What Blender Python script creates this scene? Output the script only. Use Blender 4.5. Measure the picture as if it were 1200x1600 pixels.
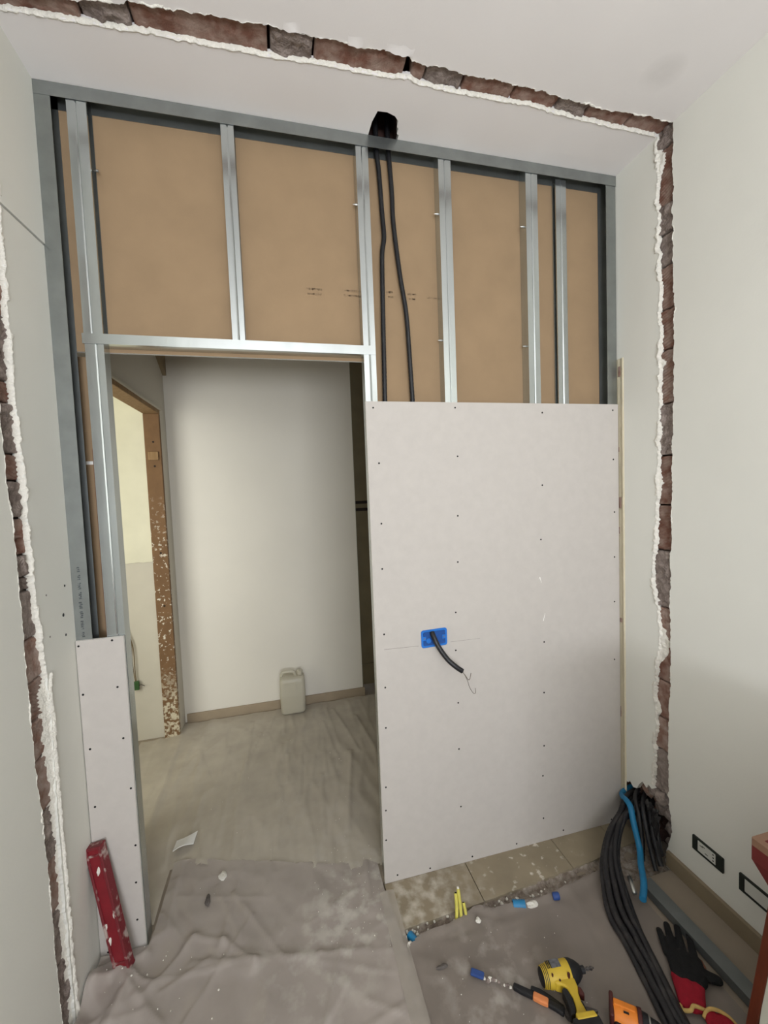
import bpy, bmesh, math, random
import numpy as np
from mathutils import Vector, Matrix, noise

for o in list(bpy.data.objects):
    bpy.data.objects.remove(o, do_unlink=True)
scene = bpy.context.scene
COL = scene.collection
random.seed(7)

# ------------------------------------------------------------------ camera
CAM = Vector((0.0, -1.635, 1.65))
RIGHT = Vector((0.96999394, -0.24001139, -0.03881087))
UP = Vector((0.05082175, 0.04405543, 0.99773557))
FWD = Vector((0.23775808, 0.96976990, -0.05493130))
cd = bpy.data.cameras.new('camera')
cam = bpy.data.objects.new('camera', cd)
COL.objects.link(cam)
m = Matrix((RIGHT, UP, -FWD)).transposed().to_4x4()
m.translation = CAM
cam.matrix_world = m
cd.sensor_fit = 'VERTICAL'
cd.sensor_height = 36.0
cd.lens = 652.1 / 1600.0 * 36.0
cd.clip_start = 0.02
scene.camera = cam

# ------------------------------------------------------------------ world, lights, exposure
w = bpy.data.worlds.new('world')
scene.world = w
w.use_nodes = True
w.node_tree.nodes['Background'].inputs[0].default_value = (0.75, 0.85, 1.0, 1)
w.node_tree.nodes['Background'].inputs[1].default_value = 0.6


def area(name, loc, target, sx, sy, power, color):
    l = bpy.data.lights.new(name, 'AREA')
    l.shape = 'RECTANGLE'
    l.size = sx
    l.size_y = sy
    l.energy = power
    l.color = color
    o = bpy.data.objects.new(name, l)
    o.location = loc
    d = Vector(target) - Vector(loc)
    o.rotation_euler = d.to_track_quat('-Z', 'Y').to_euler()
    COL.objects.link(o)
    return o


area('window_daylight', (0.15, -3.98, 1.88), (0.15, 0.0, 1.88), 1.38, 1.58, 31, (0.90, 0.93, 1.0))
area('added_ceiling_fill', (0.15, -3.96, 1.30), (0.15, -2.2, 3.0), 1.30, 0.55, 70, (0.90, 0.93, 1.0))  # fill lamp added to lift the ceiling, stands for no known source
area('side_room_daylight', (-1.65, -0.16, 1.55), (-1.65, 2.0, 1.55), 1.1, 1.6, 23, (0.96, 0.97, 0.93))

vs = scene.view_settings
vs.view_transform = 'Standard'
vs.look = 'None'
vs.gamma = 1.0
vs.use_curve_mapping = False
vs.exposure = 0.16

XL, XR, ZC = -0.711, 1.53, 3.01


# ------------------------------------------------------------------ materials
def lin(c):
    return tuple(((v / 255.0) / 12.92 if v / 255.0 <= 0.04045 else ((v / 255.0 + 0.055) / 1.055) ** 2.4) for v in c)


def pm(name, rgb, rough=0.8, var=0.08, scale=6.0, bump=0.15, bscale=90.0, metallic=0.0, alpha=1.0,
       rgb2=None, mix2=None, spec=0.4, stretch=None, bdist=0.004):
    """Principled material: colour varied by noise, fine relief by a second noise."""
    mt = bpy.data.materials.new(name)
    mt.use_nodes = True
    nt = mt.node_tree
    b = nt.nodes['Principled BSDF']
    b.inputs['Roughness'].default_value = rough
    b.inputs['Metallic'].default_value = metallic
    b.inputs['Specular IOR Level'].default_value = spec
    b.inputs['Alpha'].default_value = alpha
    geo = nt.nodes.new('ShaderNodeNewGeometry')
    src = geo.outputs['Position']
    if stretch:
        mp = nt.nodes.new('ShaderNodeMapping')
        mp.inputs['Scale'].default_value = stretch
        nt.links.new(src, mp.inputs['Vector'])
        src = mp.outputs['Vector']
    n = nt.nodes.new('ShaderNodeTexNoise')
    n.inputs['Scale'].default_value = scale
    n.inputs['Detail'].default_value = 6
    nt.links.new(src, n.inputs['Vector'])
    rp = nt.nodes.new('ShaderNodeValToRGB')
    c = lin(rgb)
    a = tuple(max(0, x * (1 - var)) for x in c)
    d = tuple(min(1, x * (1 + var)) for x in c)
    if rgb2 is not None:
        a = c
        d = lin(rgb2)
    rp.color_ramp.elements[0].color = (*a, 1)
    rp.color_ramp.elements[1].color = (*d, 1)
    lo, hi = mix2 if mix2 else (0.3, 0.7)
    rp.color_ramp.elements[0].position = lo
    rp.color_ramp.elements[1].position = hi
    nt.links.new(n.outputs['Fac'], rp.inputs['Fac'])
    nt.links.new(rp.outputs['Color'], b.inputs['Base Color'])
    if bump > 0:
        n2 = nt.nodes.new('ShaderNodeTexNoise')
        n2.inputs['Scale'].default_value = bscale
        n2.inputs['Detail'].default_value = 5
        nt.links.new(src, n2.inputs['Vector'])
        bp = nt.nodes.new('ShaderNodeBump')
        bp.inputs['Strength'].default_value = bump
        bp.inputs['Distance'].default_value = bdist
        nt.links.new(n2.outputs['Fac'], bp.inputs['Height'])
        nt.links.new(bp.outputs['Normal'], b.inputs['Normal'])
    mt['bsdf'] = 1
    return mt


def add_spot(mt, centre, radius, rgb, strength=0.6, nscale=12.0, lo=0.4, hi=0.62):
    """A stain or powder patch of its own shape at a fixed place on the surface."""
    nt = mt.node_tree
    b = nt.nodes['Principled BSDF']
    old = b.inputs['Base Color'].links[0].from_socket
    geo = nt.nodes.new('ShaderNodeNewGeometry')
    dist = nt.nodes.new('ShaderNodeVectorMath')
    dist.operation = 'DISTANCE'
    nt.links.new(geo.outputs['Position'], dist.inputs[0])
    dist.inputs[1].default_value = centre
    mr = nt.nodes.new('ShaderNodeMapRange')
    mr.inputs['From Min'].default_value = radius * 0.35
    mr.inputs['From Max'].default_value = radius
    mr.inputs['To Min'].default_value = strength
    mr.inputs['To Max'].default_value = 0.0
    nt.links.new(dist.outputs['Value'], mr.inputs['Value'])
    n = nt.nodes.new('ShaderNodeTexNoise')
    n.inputs['Scale'].default_value = nscale
    n.inputs['Detail'].default_value = 8
    nt.links.new(geo.outputs['Position'], n.inputs['Vector'])
    mr2 = nt.nodes.new('ShaderNodeMapRange')
    mr2.inputs['From Min'].default_value = lo
    mr2.inputs['From Max'].default_value = hi
    nt.links.new(n.outputs['Fac'], mr2.inputs['Value'])
    mul = nt.nodes.new('ShaderNodeMath')
    mul.operation = 'MULTIPLY'
    nt.links.new(mr.outputs['Result'], mul.inputs[0])
    nt.links.new(mr2.outputs['Result'], mul.inputs[1])
    mx = nt.nodes.new('ShaderNodeMixRGB')
    nt.links.new(mul.outputs[0], mx.inputs['Fac'])
    nt.links.new(old, mx.inputs['Color1'])
    mx.inputs['Color2'].default_value = (*lin(rgb), 1)
    nt.links.new(mx.outputs['Color'], b.inputs['Base Color'])


M = {}
M['plaster'] = pm('wall_paint', (226, 225, 216), 0.85, 0.02, 2.5, 0.08, 140)
M['ceiling'] = pm('ceiling_paint', (232, 228, 225), 0.88, 0.02, 2.0, 0.06, 120)
add_spot(M['ceiling'], (1.319, -0.431, 3.01), 0.075, (170, 166, 162), 0.28, 5, 0.2, 0.5)
M['rim'] = pm('broken_plaster', (230, 226, 215), 0.95, 0.06, 40, 0.8, 160, bdist=0.006)
M['brick'] = pm('terracotta', (118, 82, 68), 0.95, rgb2=(156, 134, 122), scale=26, mix2=(0.38, 0.68), bump=0.7, bscale=170)
M['brick2'] = pm('terracotta_dusty', (132, 102, 88), 0.95, rgb2=(168, 150, 140), scale=34, mix2=(0.35, 0.7), bump=0.8, bscale=170)
M['mortar'] = pm('old_mortar', (122, 109, 102), 0.97, rgb2=(162, 149, 141), scale=38, mix2=(0.35, 0.7), bump=1.0, bscale=130, bdist=0.008)
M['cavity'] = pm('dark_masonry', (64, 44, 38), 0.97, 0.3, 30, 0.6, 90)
M['steel'] = pm('galvanised_steel', (196, 202, 202), 0.21, 0.08, 14, 0.05, 60, metallic=0.9, stretch=(1, 1, 0.15))
M['track'] = pm('dull_galvanised_track', (150, 154, 152), 0.34, 0.10, 14, 0.05, 60, metallic=0.85)
M['kraft'] = pm('kraft_paper', (150, 126, 97), 0.9, 0.05, 9, 0.05, 300)
M['board'] = pm('board_paper', (190, 184, 177), 0.9, 0.025, 30, 0.06, 320)
M['gypsum'] = pm('gypsum_edge', (236, 234, 228), 0.9, 0.03, 40, 0.1, 200)
M['screw'] = pm('black_screw', (26, 25, 24), 0.5, 0.1, 50, 0.0, metallic=0.4)
M['zinc'] = pm('zinc_screw', (170, 170, 165), 0.35, 0.1, 50, 0.0, metallic=0.9)
M['ink'] = pm('grey_ink', (140, 118, 92), 0.9, 0.2, 120, 0.0)
M['ink_dark'] = pm('dark_ink', (96, 101, 104), 0.8, 0.2, 120, 0.0)
M['pencil'] = pm('pencil', (120, 114, 108), 0.8, 0.2, 60, 0.0)
M['white_mark'] = pm('white_mark', (238, 236, 230), 0.8, 0.04, 60, 0.0)
M['blackplastic'] = pm('black_conduit_plastic', (30, 30, 32), 0.42, 0.25, 30, 0.25, 120)
M['dusty_black'] = pm('dusty_black_conduit', (32, 31, 33), 0.5, rgb2=(66, 62, 60), scale=22, mix2=(0.5, 0.8), bump=0.3, bscale=120)
M['blue'] = pm('blue_conduit_plastic', (36, 122, 168), 0.45, 0.12, 20, 0.1, 100)
M['bluebox'] = pm('blue_box_plastic', (38, 112, 196), 0.4, 0.08, 20, 0.05, 100)
M['bluedark'] = pm('blue_cap_plastic', (46, 74, 134), 0.5, 0.1, 20, 0.05, 100)
M['yellowtube'] = pm('yellow_tube_plastic', (206, 196, 92), 0.5, 0.1, 30, 0.1, 100)
M['wire'] = pm('bare_wire', (120, 110, 100), 0.4, 0.1, 30, 0.0, metallic=0.6)
M['brownwire'] = pm('brown_wire', (110, 92, 62), 0.6, 0.1, 30, 0.0)
M['green'] = pm('green_terminal', (56, 92, 48), 0.5, 0.1, 30, 0.0)
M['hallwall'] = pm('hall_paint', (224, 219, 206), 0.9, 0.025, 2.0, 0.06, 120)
M['cream'] = pm('cream_paint', (228, 224, 200), 0.9, 0.04, 7, 0.1, 60)
M['creamlow'] = pm('pale_plaster', (206, 200, 184), 0.9, 0.03, 7, 0.1, 60)
M['wood'] = pm('bare_timber', (134, 105, 70), 0.8, rgb2=(160, 130, 92), scale=10, stretch=(8, 8, 0.8), bump=0.3, bscale=60)
M['woodpaint'] = pm('timber_with_old_paint', (122, 92, 62), 0.8, 0.12, 12, 0.3, 60)
add_spot(M['woodpaint'], (-0.80, 1.43, 0.95), 0.75, (220, 212, 194), 1.0, 55, 0.60, 0.64)
add_spot(M['woodpaint'], (-0.80, 1.43, 0.1), 0.4, (208, 198, 172), 1.0, 60, 0.46, 0.56)
M['redwood'] = pm('reddish_timber', (116, 80, 58), 0.7, 0.2, 20, 0.2, 80)
M['oliveDoor'] = pm('olive_brown_wood', (120, 108, 80), 0.7, 0.1, 6, 0.1, 60)
M['darkgroove'] = pm('dark_wood', (40, 30, 22), 0.8, 0.1, 10, 0.0)
M['stone'] = pm('beige_stone', (144, 132, 110), 0.6, 0.12, 9, 0.12, 120)
add_spot(M['stone'], (0.42, -0.12, 0.0), 0.36, (204, 196, 182), 0.8, 22, 0.42, 0.70)
add_spot(M['stone'], (0.95, -0.03, 0.0), 0.30, (214, 206, 192), 0.9, 30, 0.60, 0.68)
M['basestone'] = pm('beige_skirting_stone', (160, 144, 120), 0.6, 0.08, 9, 0.12, 120)
M['basestone_dim'] = pm('brown_skirting_stone', (136, 122, 100), 0.6, 0.08, 9, 0.12, 120)
M['floor'] = pm('floor_tile', (146, 134, 118), 0.7, 0.06, 5, 0.1, 100)
M['screed'] = pm('broken_screed', (126, 112, 100), 0.97, rgb2=(178, 168, 156), scale=45, mix2=(0.35, 0.7), bump=1.0, bscale=110, bdist=0.01)
M['redpaint'] = pm('red_paint', (124, 26, 36), 0.5, 0.12, 16, 0.1, 90)
M['redworn'] = pm('worn_metal_edge', (112, 36, 42), 0.55, rgb2=(176, 158, 150), scale=34, mix2=(0.54, 0.66), bump=0.3, bscale=120)
M['driver_yellow'] = pm('yellow_tool_plastic', (194, 164, 50), 0.5, 0.07, 30, 0.08, 200)
M['tool_black'] = pm('black_tool_rubber', (24, 24, 26), 0.6, 0.15, 30, 0.2, 200)
M['label_grey'] = pm('grey_label', (92, 92, 96), 0.4, 0.5, 120, 0.0)
M['tool_orange'] = pm('orange_tool_plastic', (214, 122, 36), 0.5, 0.08, 30, 0.08, 200)
M['tool_brown'] = pm('maroon_tool_plastic', (72, 30, 26), 0.55, 0.1, 30, 0.1, 200)
M['grip_orange'] = pm('orange_grip', (214, 132, 80), 0.6, 0.08, 30, 0.1, 200)
M['dark_steel'] = pm('dark_steel', (96, 92, 90), 0.4, 0.2, 50, 0.1, 200, metallic=0.8)
M['glove_black'] = pm('black_glove_coating', (15, 15, 16), 0.85, 0.2, 60, 0.5, 260)
M['glove_red'] = pm('red_glove_knit', (150, 18, 38), 0.9, 0.15, 60, 0.5, 400)
M['glove_trim'] = pm('yellow_glove_hem', (206, 172, 104), 0.9, 0.1, 60, 0.4, 400)
M['channel_grey'] = pm('dull_steel', (120, 124, 124), 0.5, 0.12, 12, 0.1, 80, metallic=0.7)
M['outlet_black'] = pm('dark_outlet_frame', (34, 38, 32), 0.5, 0.2, 30, 0.05, 100)
M['outlet_white'] = pm('white_outlet_module', (206, 206, 198), 0.5, 0.03, 30, 0.02, 100)
M['paper'] = pm('white_offcut', (228, 226, 220), 0.8, 0.03, 30, 0.05, 100)
M['mahogany'] = pm('mahogany', (104, 46, 26), 0.5, 0.22, 10, 0.1, 80, stretch=(6, 6, 0.8))
M['seat_red'] = pm('red_seat', (112, 40, 38), 0.7, 0.1, 20, 0.1, 90)
M['seat_edge'] = pm('pale_wood_edge', (146, 112, 90), 0.6, 0.12, 24, 0.1, 90)
M['whiteboard'] = pm('white_laminate', (226, 226, 214), 0.5, 0.02, 6, 0.02, 90)
M['shade_cabinet_wood'] = pm('added_cabinet_wood', (86, 62, 46), 0.55, 0.2, 8, 0.1, 80, stretch=(6, 6, 0.8))
M['chip'] = pm('brick_dust_chip', (128, 84, 66), 0.95, 0.2, 60, 0.6, 200)
M['greychip'] = pm('grey_chip', (96, 90, 86), 0.9, 0.2, 60, 0.3, 200)


def sheet_mat(name, rgb, alpha, rough, powder=True, smears=()):
    mt = pm(name, rgb, rough, 0.10, 7, 0.10, 30, alpha=alpha, spec=0.6, bdist=0.004)
    for c, r, s in smears:
        add_spot(mt, c, r, (226, 220, 210), s, 17, 0.48, 0.66)
    return mt


M['sheet'] = sheet_mat('milky_plastic_film', (216, 207, 191), 0.66, 0.17,
                       smears=(((0.18, 0.02, 0.0), 0.30, 0.75), ((0.1, 0.5, 0.0), 0.5, 0.25), ((-0.32, 0.2, 0.0), 0.06, 1.0)))
M['sheet2'] = sheet_mat('dusty_plastic_film', (186, 176, 168), 0.74, 0.18,
                        smears=(((0.25, -0.05, 0.0), 0.26, 0.8), ((0.06, -0.22, 0.0), 0.3, 0.5)))
M['sheet3'] = sheet_mat('grey_dust_cover', (132, 122, 113), 0.9, 0.6,
                        smears=(((0.6, -0.45, 0.0), 0.25, 0.3),))
M['tape'] = pm('clear_tape', (190, 182, 170), 0.3, 0.05, 20, 0.1, 60, alpha=0.45)
M['can'] = pm('milky_can_plastic', (214, 208, 188), 0.35, 0.03, 8, 0.05, 60, alpha=0.62)
M['can_liquid'] = pm('can_liquid', (176, 168, 146), 0.3, 0.03, 8, 0.0)

# ------------------------------------------------------------------ object helpers
ORIGIN = {}


def tag(o, label=None, cat=None, group=None, kind=None):
    if label:
        o['label'] = label
    if cat:
        o['category'] = cat
    if group:
        o['group'] = group
    if kind:
        o['kind'] = kind
    return o


def thing(name, loc, label, cat, group=None, kind=None):
    o = bpy.data.objects.new(name, None)
    o.empty_display_size = 0.05
    o.location = loc
    COL.objects.link(o)
    ORIGIN[o.name] = Vector(loc)
    return tag(o, label, cat, group, kind)


class MB:
    """Collects geometry in world space; build() links it as ONE mesh object."""

    def __init__(self):
        self.v = []
        self.f = []
        self.mi = []

    def add(self, vs_, fs, mi=0):
        o = len(self.v)
        self.v += [tuple(p) for p in vs_]
        self.f += [tuple(i + o for i in f) for f in fs]
        self.mi += [mi] * len(fs)
        return self

    def box(self, lo, hi, mi=0):
        x0, y0, z0 = lo
        x1, y1, z1 = hi
        vs_ = [(x0, y0, z0), (x1, y0, z0), (x1, y1, z0), (x0, y1, z0), (x0, y0, z1), (x1, y0, z1), (x1, y1, z1), (x0, y1, z1)]
        return self.add(vs_, [(3, 2, 1, 0), (4, 5, 6, 7), (0, 1, 5, 4), (1, 2, 6, 5), (2, 3, 7, 6), (3, 0, 4, 7)], mi)

    def obox(self, c, ax, ay, az, sx, sy, sz, mi=0):
        c = Vector(c)
        vs_ = []
        for k in (-1, 1):
            for (i, j) in ((-1, -1), (1, -1), (1, 1), (-1, 1)):
                vs_.append(c + ax * (i * sx / 2) + ay * (j * sy / 2) + az * (k * sz / 2))
        return self.add(vs_, [(3, 2, 1, 0), (4, 5, 6, 7), (0, 1, 5, 4), (1, 2, 6, 5), (2, 3, 7, 6), (3, 0, 4, 7)], mi)

    def prism(self, outline, f0, f1, mi=0):
        """outline 2-D; f0/f1 map a 2-D point to the two end planes."""
        n = len(outline)
        vs_ = [f0(p) for p in outline] + [f1(p) for p in outline]
        fs = [tuple(range(n - 1, -1, -1)), tuple(range(n, 2 * n))]
        for i in range(n):
            j = (i + 1) % n
            fs.append((i, j, n + j, n + i))
        return self.add(vs_, fs, mi)

    def lathe(self, c, axis, prof, seg=20, mi=0, squash=None):
        """prof: list of (distance along axis, radius)."""
        axis = Vector(axis).normalized()
        t = Vector((0, 0, 1)) if abs(axis.z) < 0.9 else Vector((1, 0, 0))
        a = axis.cross(t).normalized()
        b = axis.cross(a).normalized()
        c = Vector(c)
        vs_ = []
        for (d, r) in prof:
            for k in range(seg):
                an = 2 * math.pi * k / seg
                vs_.append(c + axis * d + a * (math.cos(an) * r) + b * (math.sin(an) * r * (squash or 1)))
        fs = []
        n = len(prof)
        for i in range(n - 1):
            for k in range(seg):
                k2 = (k + 1) % seg
                fs.append((i * seg + k, i * seg + k2, (i + 1) * seg + k2, (i + 1) * seg + k))
        fs.append(tuple(range(seg - 1, -1, -1)))
        fs.append(tuple((n - 1) * seg + k for k in range(seg)))
        return self.add(vs_, fs, mi)

    def tube(self, pts, r, seg=10, mi=0, ribs=None):
        pts = [Vector(p) for p in pts]
        n = len(pts)
        prev = None
        vs_ = []
        for i, p in enumerate(pts):
            d = (pts[min(i + 1, n - 1)] - pts[max(i - 1, 0)]).normalized()
            if prev is None:
                t = Vector((0, 0, 1)) if abs(d.z) < 0.9 else Vector((1, 0, 0))
                a = d.cross(t).normalized()
            else:
                a = (prev - d * prev.dot(d)).normalized()
            prev = a
            b = d.cross(a)
            rr = r(i / (n - 1)) if callable(r) else r
            if ribs and i % 2:
                rr *= ribs
            for k in range(seg):
                an = 2 * math.pi * k / seg
                vs_.append(p + a * (math.cos(an) * rr) + b * (math.sin(an) * rr))
        fs = []
        for i in range(n - 1):
            for k in range(seg):
                k2 = (k + 1) % seg
                fs.append((i * seg + k, i * seg + k2, (i + 1) * seg + k2, (i + 1) * seg + k))
        fs.append(tuple(range(seg - 1, -1, -1)))
        fs.append(tuple((n - 1) * seg + k for k in range(seg)))
        return self.add(vs_, fs, mi)

    def build(self, name, mats, parent=None, smooth=False, bevel=0.0, label=None, cat=None, group=None, kind=None, segs=2, autosmooth=None):
        if not isinstance(mats, (list, tuple)):
            mats = [mats]
        a = np.array(self.v)
        lo, hi = a.min(0), a.max(0)
        org = Vector(((lo[0] + hi[0]) / 2, (lo[1] + hi[1]) / 2, lo[2]))
        if parent is None:
            org = Vector(org)
        me = bpy.data.meshes.new(name)
        me.from_pydata([tuple(Vector(p) - org) for p in self.v], [], self.f)
        for mt in mats:
            me.materials.append(mt if not isinstance(mt, str) else M[mt])
        for p, i in zip(me.polygons, self.mi):
            p.material_index = i
            p.use_smooth = bool(smooth)
        bm = bmesh.new()
        bm.from_mesh(me)
        bmesh.ops.recalc_face_normals(bm, faces=bm.faces)
        bm.to_mesh(me)
        bm.free()
        me.update()
        o = bpy.data.objects.new(name, me)
        COL.objects.link(o)
        ORIGIN[o.name] = org
        if parent is not None:
            o.parent = parent
            o.location = org - ORIGIN[parent.name]
        else:
            o.location = org
        if bevel:
            bv = o.modifiers.new('bevel', 'BEVEL')
            bv.width = bevel
            bv.segments = segs
            bv.limit_method = 'ANGLE'
            bv.angle_limit = math.radians(40)
        if autosmooth:
            try:
                me.set_sharp_from_angle(angle=math.radians(autosmooth))
            except Exception:
                pass
        return tag(o, label, cat, group, kind)


def shared(name, mesh, pos, parent, rot=None):
    o = bpy.data.objects.new(name, mesh)
    COL.objects.link(o)
    o.parent = parent
    o.location = Vector(pos) - ORIGIN[parent.name]
    if rot:
        o.rotation_euler = rot
    return o


def smooth_path(pts, n=8):
    """Catmull-Rom through the points."""
    pts = [Vector(p) for p in pts]
    out = []
    for i in range(len(pts) - 1):
        p0 = pts[max(i - 1, 0)]
        p1 = pts[i]
        p2 = pts[i + 1]
        p3 = pts[min(i + 2, len(pts) - 1)]
        for k in range(n):
            t = k / n
            out.append(0.5 * ((2 * p1) + (p2 - p0) * t + (2 * p0 - 5 * p1 + 4 * p2 - p3) * t * t + (3 * p1 - p0 - 3 * p2 + p3) * t ** 3))
    out.append(pts[-1])
    return out


def nz(x, y=0.0, z=0.0, s=1.0):
    return noise.noise(Vector((x * s, y * s, z * s)))


def lerp_pts(pts):
    xs = [p[0] for p in pts]
    ys = [p[1] for p in pts]

    def f(u):
        return float(np.interp(u, xs, ys))
    return f


def jag(f, amp, seed):
    def g(u):
        return f(u) + amp * (0.75 * nz(u, seed, 0, 11) + 0.55 * nz(u, seed, 5, 37) + 0.35 * nz(u, seed, 9, 110) + 0.2 * nz(u, seed, 3, 260))
    return g


def frange(a, b, st):
    n = max(1, int(abs(b - a) / st))
    return [a + (b - a) * i / n for i in range(n + 1)]


# ------------------------------------------------------------------ edges of the chopped-out strip (u along it, v = world y)
ceil_near = jag(lerp_pts([(-0.72, -0.245), (-0.67, -0.25), (-0.503, -0.268), (-0.256, -0.301), (0.036, -0.313), (0.184, -0.308), (0.381, -0.315),
                          (0.465, -0.313), (0.478, -0.30), (0.602, -0.296), (0.91, -0.296), (1.217, -0.277), (1.532, -0.288)]), 0.014, 1.0)
ceil_far = jag(lerp_pts([(-0.72, -0.205), (-0.526, -0.213), (-0.276, -0.222), (0.033, -0.224), (0.191, -0.233), (0.401, -0.235), (0.488, -0.245),
                         (0.52, -0.232), (0.677, -0.230), (0.948, -0.237), (1.147, -0.224), (1.53, -0.216)]), 0.006, 2.0)
right_near = jag(lerp_pts([(0.0, -0.247), (0.05, -0.250), (0.124, -0.272), (0.158, -0.280), (0.257, -0.262), (0.483, -0.261), (0.622, -0.262), (0.79, -0.268),
                           (0.929, -0.274), (1.115, -0.268), (1.355, -0.274), (1.744, -0.280), (2.169, -0.289), (2.525, -0.283), (3.01, -0.284)]), 0.010, 3.0)
right_far = jag(lerp_pts([(0.28, -0.186), (0.439, -0.193), (0.588, -0.200), (0.756, -0.194), (0.90, -0.213), (0.99, -0.222), (1.05, -0.216), (1.099, -0.208), (1.232, -0.183), (1.30, -0.19),
                          (1.345, -0.199), (1.563, -0.206), (1.749, -0.216), (2.19, -0.223), (2.56, -0.218), (2.776, -0.213), (3.01, -0.214)]), 0.015, 4.0)
left_near = jag(lerp_pts([(0.0, -0.262), (0.245, -0.271), (0.583, -0.272), (0.743, -0.278), (0.903, -0.289), (1.163, -0.291), (1.415, -0.290), (1.627, -0.294),
                          (1.73, -0.307), (1.9, -0.305), (3.01, -0.31)]), 0.008, 5.0)
left_far = jag(lerp_pts([(0.0, -0.196), (0.305, -0.20), (0.489, -0.20), (0.696, -0.200), (0.857, -0.195), (0.998, -0.19), (1.131, -0.195), (1.245, -0.205), (1.439, -0.222),
                         (1.551, -0.225), (1.697, -0.218), (1.823, -0.228), (1.982, -0.235), (2.329, -0.231), (3.01, -0.235)]), 0.008, 6.0)

CEILM = lambda u, v, d: (u, v, ZC + d)
RIGHTM = lambda u, v, d: (XR + d, v, u)
LEFTM = lambda u, v, d: (XL - d, v, u)
TH = 0.022

# ------------------------------------------------------------------ structure: ceiling
mb = MB()
us = frange(XL - 0.02, XR + 0.02, 0.007)
out = [(XL - 0.02, -4.1), (XR + 0.02, -4.1)] + [(u, ceil_near(u)) for u in reversed(us)]
mb.prism(out, lambda p: CEILM(p[0], p[1], 0), lambda p: CEILM(p[0], p[1], TH))
hole = [(0.515, 0.06), (0.512, -0.022), (0.503, -0.028), (0.503, -0.05), (0.495, -0.058), (0.493, -0.082), (0.476, -0.099), (0.444, -0.109), (0.409, -0.107),
        (0.398, -0.06), (0.396, -0.01), (0.396, 0.06)]
out = [(u, ceil_far(u)) for u in us] + [(XR + 0.02, 0.06)] + hole + [(XL - 0.02, 0.06)]
mb.prism(out, lambda p: CEILM(p[0], p[1], 0), lambda p: CEILM(p[0], p[1], TH))
mb.box((-0.90, 0.064, ZC), (2.1, 3.1, ZC + 0.03))
ceiling = mb.build('ceiling', 'ceiling', kind='structure')
mb = MB()
mb.box((XL - 0.3, -4.3, ZC + 0.30), (XR + 0.4, 3.2, ZC + 0.34))
mb.box((XL - 0.02, -0.36, ZC + 0.055), (0.36, -0.16, ZC + 0.29))
mb.box((0.54, -0.36, ZC + 0.055), (XR + 0.02, -0.16, ZC + 0.29))
mb.box((0.36, -0.15, ZC + 0.023), (0.394, 0.10, ZC + 0.29))
mb.box((0.516, -0.15, ZC + 0.023), (0.56, 0.10, ZC + 0.29))
mb.box((0.394, -0.15, ZC + 0.023), (0.516, -0.113, ZC + 0.29))
mb.box((0.394, 0.066, ZC + 0.031), (0.516, 0.10, ZC + 0.29))
mb.box((0.36, -0.36, ZC + 0.10), (0.54, -0.16, ZC + 0.29))
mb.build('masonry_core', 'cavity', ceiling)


def chase_piece(parent, MAP, u0, u1, near, far, recess, kind, mat, seed, name=None):
    um = (u0 + u1) / 2
    st = 0.0028 if kind == 'ridged' else 0.0055
    us_ = frange(u0 + 0.0015, u1 - 0.0015, st)
    nv = 17
    nu = len(us_)
    vs_ = []
    for i, u in enumerate(us_):
        a = near(u) - 0.014
        b = far(u) + 0.014
        for j in range(nv):
            t = j / (nv - 1)
            v = a + (b - a) * t
            e = min(u - u0, u1 - u) / 0.006
            edge = 0.006 * (1 - min(1, e)) ** 2
            n1 = nz(u, v, seed, 18)
            n2 = nz(u, v, seed + 3, 55)
            n3 = nz(u, v, seed + 8, 130)
            if kind == 'ridged':
                ph = (u + (v - a) * 0.35) / 0.0125 * 2 * math.pi
                d = recess + 0.0030 * (1 + math.sin(ph)) + 0.003 * n1 + 0.002 * n2 + 0.0012 * n3
            elif kind == 'mortar':
                d = recess + 0.007 * n1 + 0.006 * n2 + 0.003 * n3
                cell = noise.cell(Vector((u * 38 + 0.4 * n1, v * 38, seed)))
                d += 0.004 * (cell - 0.5)
            elif kind == 'hollow':
                # two open cores of a hollow brick showing as deep slots
                tt = (u - u0) / (u1 - u0)
                d = recess + 0.003 * n1 + 0.002 * n2
                if (0.08 < tt < 0.47 or 0.56 < tt < 0.93) and 0.42 < t < 0.70:
                    d += 0.026
                if 0.08 < tt < 0.93 and 0.16 < t < 0.32:
                    d += 0.02
            else:
                d = recess + 0.004 * n1 + 0.0035 * n2 + 0.0015 * n3
            d = max(0.0025, d + edge)
            vs_.append(MAP(u, v, d))
    fs = []
    for i in range(nu - 1):
        for j in range(nv - 1):
            fs.append((i * nv + j, (i + 1) * nv + j, (i + 1) * nv + j + 1, i * nv + j + 1))
    # skirt
    ring = [i * nv for i in range(nu)] + [(nu - 1) * nv + j for j in range(1, nv)] + [i * nv + nv - 1 for i in range(nu - 2, -1, -1)] + [j for j in range(nv - 2, 0, -1)]
    base = len(vs_)
    for idx in ring:
        i, j = divmod(idx, nv)
        u = us_[i]
        a = near(u) - 0.014
        b = far(u) + 0.014
        vs_.append(MAP(u, a + (b - a) * j / (nv - 1), recess + 0.055))
    n = len(ring)
    for k in range(n):
        k2 = (k + 1) % n
        fs.append((ring[k], ring[k2], base + k2, base + k))
    mb_ = MB().add(vs_, fs)
    return mb_.build(name or ('mortar_patch' if kind == 'mortar' else 'brick'), mat, parent, smooth=True)


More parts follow.
